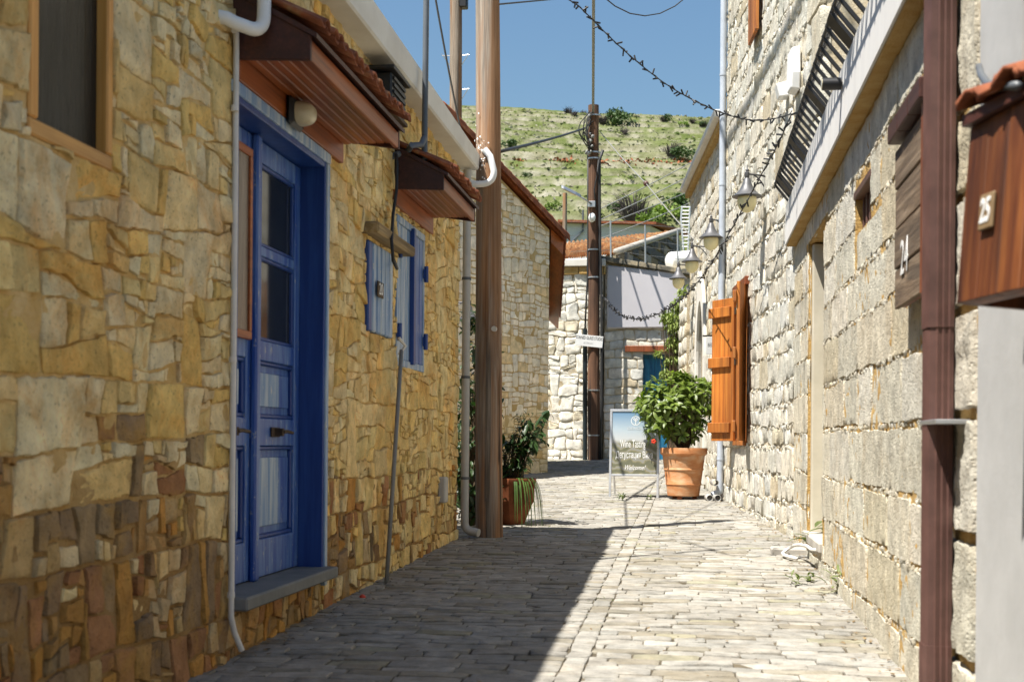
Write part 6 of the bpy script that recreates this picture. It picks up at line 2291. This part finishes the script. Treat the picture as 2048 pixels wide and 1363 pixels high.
t.link(sepp.outputs[2], ad.inputs[1])
c = t.mix(t.ramp(ad.outputs[0], [(0.50, G(0)), (0.56, G(1))]), land, skyc)
t.base(c)
t.set(Roughness=0.25)
M['poster'] = t.m
m = MB()
m.fbox(fb, al + 0.033, aw - 0.033, zBt + 0.0245, zT - 0.026, -0.004, 0.002)
m.build('poster', 'poster', tA)
mid_u = (al + aw) / 2
hgt = zT - zBt
text('Wine Tasting', fb, mid_u - 0.02, fb.pix(1265, 888)[1], 0.0035, 0.140, 'white', tA, xs=0.44, bold=0.0005)
text('Дегустация Вина', fb, mid_u - 0.0, fb.pix(1265, 910)[1], 0.0035, 0.122, 'white', tA, xs=0.48, bold=0.0005)
text('Welcome!', fb, mid_u, fb.pix(1265, 935)[1], 0.0035, 0.09, 'white', tA, xs=0.72, shear=0.5)
lu, lv = fb.pix(1270, 842)
text('OENOU', fb, lu, fb.pix(1270, 857)[1], 0.0035, 0.055, 'inkpale', tA, xs=1.1)
m = MB()
for k in range(28):
    a, b = 2 * math.pi * k / 28, 2 * math.pi * (k + 1) / 28
    m.add([fb.p(lu + r_ * math.cos(x), lv + 0.005 + r_ * math.sin(x), 0.0035) for x in (a, b) for r_ in (0.062, 0.054)], [(0, 2, 3, 1)])
for (x0, z0_, x1, z1_) in ((0, -0.05, 0, 0.02), (0, -0.01, -0.035, 0.03), (0, -0.01, 0.035, 0.03), (0, 0.01, -0.018, 0.045), (0, 0.01, 0.018, 0.045)):
    d = Vector((x1 - x0, z1_ - z0_)).normalized() * 0.004
    m.add([fb.p(lu + x0 - d.y, lv + 0.005 + z0_ + d.x, 0.0035), fb.p(lu + x0 + d.y, lv + 0.005 + z0_ - d.x, 0.0035), fb.p(lu + x1 + d.y, lv + 0.005 + z1_ - d.x, 0.0035), fb.p(lu + x1 - d.y, lv + 0.005 + z1_ + d.x, 0.0035)], [(0, 1, 2, 3)])
m.build('tree_emblem', 'white', tA)
for e in (al + 0.016, aw - 0.05):                # rear legs
    m = MB()
    tpn = fb.p(e, zT - 0.02, -0.02)
    ft = Vector((tpn.x + 0.03, YB + 0.55, zg(YB + 0.55)))
    m.tube([ft, tpn], 0.014, 6)
    m.build('rear_leg', 'alu', tA)

# ---- left pot, shrub and strap leaves behind the near pole
pl_ = onG(1018, 1052)
pl_.y += 0.2
pl_.x = -1.74
pl_.z = zg(pl_.y)
tL = thing('potted_shrub', pl_, 'dark arching shrub with trailing strap leaves in a terracotta pot behind the pole', 'potted plant')
prof = [(0.01, 0.0), (0.11, 0.0), (0.13, 0.02), (0.20, 0.20), (0.225, 0.24), (0.225, 0.40), (0.24, 0.42), (0.24, 0.46), (0.215, 0.46), (0.20, 0.41), (0.01, 0.41)]
lathe_pot(tL, pl_, prof, 'terradark', 8)
lm, lms = [], []
stems = MB()
for i in range(34):
    b = pl_ + Vector((r9.uniform(-0.1, 0.1), r9.uniform(-0.1, 0.1), 0.42))
    L_ = r9.uniform(0.55, 1.15)
    az = r9.uniform(-0.9, 0.9) if i < 20 else r9.uniform(0, 6.28)
    hd_ = Vector((math.cos(az), math.sin(az) * 0.6, 0))
    spread = r9.uniform(0.05, 0.62)
    pts = []
    for k in range(9):
        s = k / 8
        pts.append(b + hd_ * (L_ * spread * s ** 1.3) + Vector((0, 0, L_ * (s * 0.95 - 0.30 * s * s))))
    stems.tube(pts, [0.007 * (1 - 0.8 * k / 8) for k in range(9)], 5)
    for k in range(2, 9):
        for q in range(r9.randint(1, 3)):
            p = pts[k].lerp(pts[k - 1], r9.random())
            d = Vector((r9.gauss(0, 1), r9.gauss(0, 1), r9.gauss(-0.2, 0.7)))
            lm.append(place_leaf_matrix(p, d, Vector((0, 0, 1)), r9.uniform(0.6, 1.2)))
stems.build('stems', 'wood_trunk', tL)
ld = leaf_mesh('dark_leaf', 0.095, 0.020, 0.3, 'leafd')
sh_ = scatter(lm, ld, tL, 0, rest='crown')
fr_l = sorted([m_.copy() for m_ in lm], key=lambda m_: (m_.translation - CAM).length)[:120]
for m_ in fr_l:
    m_.translation = m_.translation + Vector((r9.uniform(-0.04, 0.04), -0.02, r9.uniform(-0.04, 0.04)))
    q = bpy.data.objects.new('leaf', ld)
    COL.objects.link(q)
    q.matrix_world = m_
    attach(q, sh_)
for i in range(30):                               # strap leaves spilling over the rim
    az = r9.uniform(-1.4, 1.0)
    hd_ = Vector((math.cos(az), math.sin(az), 0))
    L_ = r9.uniform(0.22, 0.56)
    side = Vector((-hd_.y, hd_.x, 0)) * 0.009
    VV, FF = [], []
    b = pl_ + hd_ * 0.12 + Vector((0, 0, 0.43))
    for k in range(8):
        s = k / 7
        p = b + hd_ * (L_ * 0.42 * (1 - (1 - s) ** 1.8)) + Vector((0, 0, L_ * (0.75 * s - 1.75 * s * s)))
        w = side * (1 - 0.85 * s ** 3)
        VV += [p - w, p + w]
    m = MB()
    m.add(VV, [(2 * k, 2 * k + 1, 2 * k + 3, 2 * k + 2) for k in range(7)])
    m.build('strap_leaf', 'strap', tL, smooth=True)
# ---- dark climbing shrub in the yard behind the drainpipe
def shrub(name, c, label, lobes, n, leafme, nobj, seed, stem=True, drop=0.0):
    r = random.Random(seed)
    c = Vector(c)
    t_ = thing(name, c, label, 'shrub')
    lm = []
    st = MB()
    for i in range(n):
        L_, rad = r.choices(lobes, weights=[q[1] ** 2 for q in lobes])[0]
        d = Vector((r.gauss(0, 1), r.gauss(0, 1), r.gauss(0, 1))).normalized()
        p = c + Vector(L_) + d * rad * r.random() ** 0.4
        dd = Vector((r.gauss(0, 1), r.gauss(0, 1), r.gauss(-drop, 0.8)))
        lm.append(place_leaf_matrix(p, dd, Vector((r.gauss(0, .3), r.gauss(0, .3), 1)), r.uniform(0.6, 1.3)))
        if stem and i % 25 == 0: st.tube([c + Vector((r.uniform(-.1, .1), r.uniform(-.1, .1), 0)), c.lerp(p, 0.55) + Vector((0, 0, 0.1)), p], [0.014, 0.008, 0.003], 5)
    if st.v: st.build('stems', 'wood_trunk', t_)
    scatter(lm, leafme, t_, 0, rest='crown')
    return t_
lobes = [((0, 0, 0.35), 0.32), ((-0.05, 0.1, 0.8), 0.32), ((0, 0.05, 1.25), 0.26), ((0.02, 0, 1.65), 0.20), ((-0.02, 0, 2.0), 0.15), ((-0.1, 0.3, 0.4), 0.35)]
shrub('climbing_shrub', (-2.08, 12.3, zg(12.3)), 'dark leafy climbing shrub between the drainpipe and the near pole', lobes, 1500, ld, 0, 4)
# ---- feathery vine on the garden wall by the teal door
lv_ = leaf_mesh('vine_leaf', 0.085, 0.013, 0.4, 'leafv')
vc = atY(1352, 905, 22.9)
zv = lambda y_: atY(1345, y_, 22.9).z - zg(22.9)
lobes = [((0.0, 0, zv(645)), 0.20), ((-0.02, 0, zv(685)), 0.15), ((0.07, 0, zv(610)), 0.15), ((-0.14, 0, zv(632)), 0.12), ((0.0, 0, zv(718)), 0.11), ((-0.16, 0, zv(745)), 0.10), ((-0.28, 0, zv(705)), 0.06), ((-0.10, 0, zv(720)), 0.08), ((0.12, 0, zv(585)), 0.09)]
shrub('trailing_vine', (atY(1349, 700, 22.9).x, 22.9, zg(22.9)), 'feathery light green vine hanging over the wall by the teal door', lobes, 2000, lv_, 0, 6, stem=True, drop=1.0)

# ---- weeds in the joints
lw = leaf_mesh('weed_leaf', 0.05, 0.008, 0.5, 'weed')
def weed(px, py, s, n, label, seed, wall=False):
    r = random.Random(seed)
    p0 = onG(px, py)
    lm = []
    for i in range(n):
        d = Vector((r.gauss(0, 1), r.gauss(0, 1), r.uniform(0.3, 1.6)))
        lm.append(place_leaf_matrix(p0 + Vector((r.gauss(0, 0.02 * s), r.gauss(0, 0.02 * s), 0.01 + r.random() * 0.04 * s * (2 if wall else 1))), d, Vector((0, 0, 1)), s * r.uniform(0.6, 1.3)))
    t_ = thing('weed', p0, label, 'weed', 'weeds growing on the street')
    o = scatter(lm, lw, t_, 0, rest='leaves')
    del o['kind']
weed(1640, 1118, 3.0, 26, 'taller weed at the foot of the blocked doorway', 1, True)
weed(1680, 1190, 2.0, 26, 'low weed at the foot of the pale cut stone wall', 2, True)
weed(1592, 1170, 1.2, 16, 'tiny weed in the sunny paving near the flat stone block', 3)
weed(1300, 1000, 1.2, 22, 'small weed between the A-board legs and the big pot', 4)
weed(1243, 1001, 1.3, 26, 'small weed at the foot of the A-board', 5)
weed(1620, 1165, 1.2, 14, 'little weed close to the right wall foot past the hose', 6)
mb = MB()
rm = random.Random(66)
co = [v_.co.copy() for v_ in lw.vertices]
fc = [tuple(p.vertices) for p in lw.polygons]
for i in range(900):
    k = rm.random()
    if k < 0.45: q = Vector((rm.uniform(-1.72, -1.1), rm.gauss(12.6, 0.5), 0))
    elif k < 0.7: q = Vector((-0.545 + rm.choice((0, 0.105)) + rm.gauss(0, 0.01), rm.uniform(6, 20), 0))
    else: q = Vector((rm.uniform(-1.9, 0.8), rm.uniform(6, 22), 0))
    if noise.noise(Vector((q.x * 3, q.y * 2, 1))) < 0.1: continue
    q.z = zg(q.y) + 0.004
    m_ = place_leaf_matrix(q, Vector((rm.gauss(0, 1), rm.gauss(0, 1), 0.5)), Vector((0, 0, 1)), rm.uniform(0.3, 0.7))
    mb.add([m_ @ c_ for c_ in co], fc)
o = mb.build('moss_and_grass', 'weed', None)
tag(o, 'sparse moss and grass in the paving joints', 'moss', kind='stuff')
mb = MB()
for i in range(700):
    k = rm.random()
    y_ = rm.uniform(5, 17)
    if k < 0.5: x_ = XR - abs(rm.gauss(0, 0.10)) - 0.02 - max(0, (y_ - 11.5)) * 0.093
    elif k < 0.8: x_ = XL + abs(rm.gauss(0, 0.10)) + 0.03
    else: x_ = rm.uniform(-1.9, 0.8)
    s_ = rm.uniform(0.006, 0.022)
    a_ = rm.uniform(0, 6.28)
    z_ = zg(y_) + 0.016
    c_, d_ = math.cos(a_) * s_, math.sin(a_) * s_
    mb.add([(x_ - c_, y_ - d_, z_), (x_ + d_ * 0.5, y_ - c_ * 0.5, z_ + 0.004), (x_ + c_, y_ + d_, z_ + rm.uniform(0, 0.01)), (x_ - d_ * 0.5, y_ + c_ * 0.5, z_ + 0.003)], [(0, 1, 2, 3)])
o = mb.build('leaf_litter', 'litter', None)
tag(o, 'dry leaf bits and grit along the wall feet', 'litter', kind='stuff')
q = onG(725, 1197)
mb = MB()
mb.lathe(q, [(0.004, 0.0), (0.018, 0.006), (0.020, 0.016), (0.010, 0.026), (0.002, 0.028)], 8)
o = mb.build('red_cap', 'flower_red', None, smooth=True)
tag(o, 'tiny red bottle cap on the shaded paving near the wall', 'cap')

# ---- the lantern half hidden behind the drainpipe
lantern('wall_lantern', atY(938, 640, 12.4), (-2.35, 12.4, atY(935, 640, 12.4).z), 'black wall lantern half hidden between drainpipe and near pole', 'wall lanterns on the left', 0.75)

# ================================================================== BUSHES ON THE HILL
def bush_mesh(name, n, mat, seed, twig=False, flat_=0.75):
    r = random.Random(seed)
    mb = MB()
    lobs = [(Vector((r.uniform(-0.5, 0.5), r.uniform(-0.4, 0.4), r.uniform(0.25, 0.7))), r.uniform(0.25, 0.45)) for _ in range(7)]
    for i in range(n):
        L_, rad = r.choice(lobs)
        d = Vector((r.gauss(0, 1), r.gauss(0, 1), r.gauss(0, 1))).normalized()
        p = L_ + d * rad * r.random() ** 0.33
        p.z = max(0.0, p.z * flat_)
        if twig:
            mb.tube([Vector((p.x * 0.3, p.y * 0.3, 0)), p * 0.7 + Vector((0, 0, 0.1)), p], [0.015, 0.010, 0.004], 3)
        else:
            a, b = Vector((r.gauss(0, 1), r.gauss(0, 1), r.gauss(0, 1))).normalized() * 0.07, Vector((r.gauss(0, 1), r.gauss(0, 1), r.gauss(0, 1))).normalized() * 0.07
            mb.add([p - a, p + b, p + a, p - b], [(0, 1, 2, 3)])
    o = mb.build(name, mat, None)
    me = o.data
    bpy.data.objects.remove(o)
    return me
BM = [bush_mesh('bush', 420, 'bush', 1), bush_mesh('bush_light', 420, 'bushl', 2), bush_mesh('dead_bush', 160, 'twig', 3, True)]
YS = np.arange(70, 250, 0.7)
def on_hill(px, py):
    best = None
    for y_ in YS:
        p = atY(px, py, float(y_))
        if p.z <= hill_z(p.x, p.y) + 0.02: return p
    return None
def bush(px, py, size_px, kind, label, seed, group=None):
    p = on_hill(px, py)
    if p is None:
        p = atY(px, py, 247.0)
        p.z = hill_z(p.x, p.y)
    d = p.y
    s = size_px / FPX * d
    r = random.Random(seed)
    o = bpy.data.objects.new('hill_bush' if kind < 2 else 'bare_bush', BM[kind])
    COL.objects.link(o)
    o.matrix_world = Matrix.Translation(p - Vector((0, 0, 0.05 * s))) @ Matrix.Rotation(r.uniform(0, 6.28), 4, 'Z') @ Matrix.Diagonal((s, s, s * r.uniform(0.8, 1.15), 1))
    tag(o, label, 'bush', group)
bush(1240, 252, 42, 0, 'dark green bush high on the hill right of the far pole top', 1)
bush(1205, 248, 26, 2, 'bare grey bush touching the far pole just below the ridge', 2)
bush(1340, 312, 46, 2, 'big bare grey bush halfway up the hill near the right house', 3)
bush(1365, 318, 40, 0, 'green bush halfway up the hill beside the right house', 4)
bush(1270, 445, 95, 2, 'large bare tree-like bush low on the hill behind the roofs', 5)
bush(1235, 425, 30, 0, 'dark round bush just right of the far pole low on the hill', 6)
bush(1330, 440, 60, 1, 'light green bush low on the hill left of the ladder', 7)
bush(1300, 455, 45, 1, 'bright green bush behind the white house roof edge', 8)
bush(1345, 420, 50, 0, 'dark green bush above the steel ladder', 9)
bush(1010, 300, 34, 0, 'green bush on the hill touching the near pole', 10)
bush(1248, 268, 22, 2, 'small bare bush below the dark ridge bush', 11)
bush(1110, 422, 30, 1, 'light green bush above the gabled house roof', 12)
rb = random.Random(13)
for i in range(30):
    px = rb.uniform(1000, 1440)
    sky_y = 205 + (px - 1000) * 0.09
    py = sky_y + rb.random() ** 1.3 * 230 + 4
    kd = rb.choice((0, 1, 1, 2))
    bush(px, py, rb.uniform(6, 16), kd, ('small dark green bush scattered', 'small light green bush scattered', 'small bare grey bush scattered')[kd] + ' on the terraced hill', 100 + i, 'scattered bushes on the hill')
for i in range(16):
    px = rb.uniform(1120, 1440)
    bush(px, 214 + (px - 1000) * 0.085 + rb.uniform(-2, 6), rb.uniform(12, 26), (kd := rb.choice((2, 2, 0))), ('low green bush' if kd == 0 else 'low bare grey bush') + ' along the skyline of the hill', 200 + i, 'bushes along the hill ridge')
# low scrub, straw and stones that give the hill its grain
rs = random.Random(17)
mb = MB()
for i in range(10000):
    y_ = 75 + 178 * rs.random() ** 0.8
    x_ = y_ * rs.uniform(-0.20, 0.035)
    z_ = hill_z(x_, y_)
    n_ = noise.noise(Vector((x_ * 0.05, y_ * 0.08, 2)))
    k = rs.random() + 0.5 * n_
    if k < 0.38: col = (0.29, 0.27, 0.20)
    elif k < 0.62: col = (0.19, 0.21, 0.07)
    elif k < 0.95: col = (0.13, 0.165, 0.04)
    else: col = (0.08, 0.10, 0.035)
    s = rs.uniform(0.10, 0.34) * (0.6 + y_ / 250)
    a = rs.uniform(0, math.pi)
    dx_, dy_ = math.cos(a) * s, math.sin(a) * s
    h_ = s * rs.uniform(0.3, 0.8)
    mb.add([(x_ - dx_, y_ - dy_, z_ - 0.05), (x_ + dx_, y_ + dy_, z_ - 0.05), (x_ + dx_ * 0.6, y_ + dy_ * 0.6 - 0.1, z_ + h_), (x_ - dx_ * 0.5, y_ - dy_ * 0.5, z_ + h_ * 0.8)], [(0, 1, 2, 3)], vary(col, 0.25, rs, 0.05))
o = mb.build('hill_scrub', 'scrub', None, tone=True)
tag(o, 'low scrub, straw and stones covering the terraced hill', 'scrub', kind='stuff')
# orange flowers along one terrace
mb = MB()
for i in range(420):
    px = rb.uniform(1020, 1440)
    if noise.noise(Vector((px * 0.02, 3, 0))) < -0.1 and px < 1200: continue
    p = on_hill(px, 326 + 4 * noise.noise(Vector((px * 0.01, 1, 0))) + rb.gauss(0, 3.5))
    if p is None: continue
    a = Vector((rb.gauss(0, 1), rb.gauss(0, 1), rb.gauss(0, 1))).normalized() * 0.22
    b = Vector((rb.gauss(0, 1), rb.gauss(0, 1), rb.gauss(0, 1))).normalized() * 0.22
    p = p + Vector((0, 0, rb.uniform(0.0, 0.4)))
    mb.add([p - a, p + b, p + a, p - b], [(0, 1, 2, 3)])
o = mb.build('orange_flowers', 'poppy', None)
tag(o, 'band of orange flowers along one terrace of the hill', 'flowers', kind='stuff')
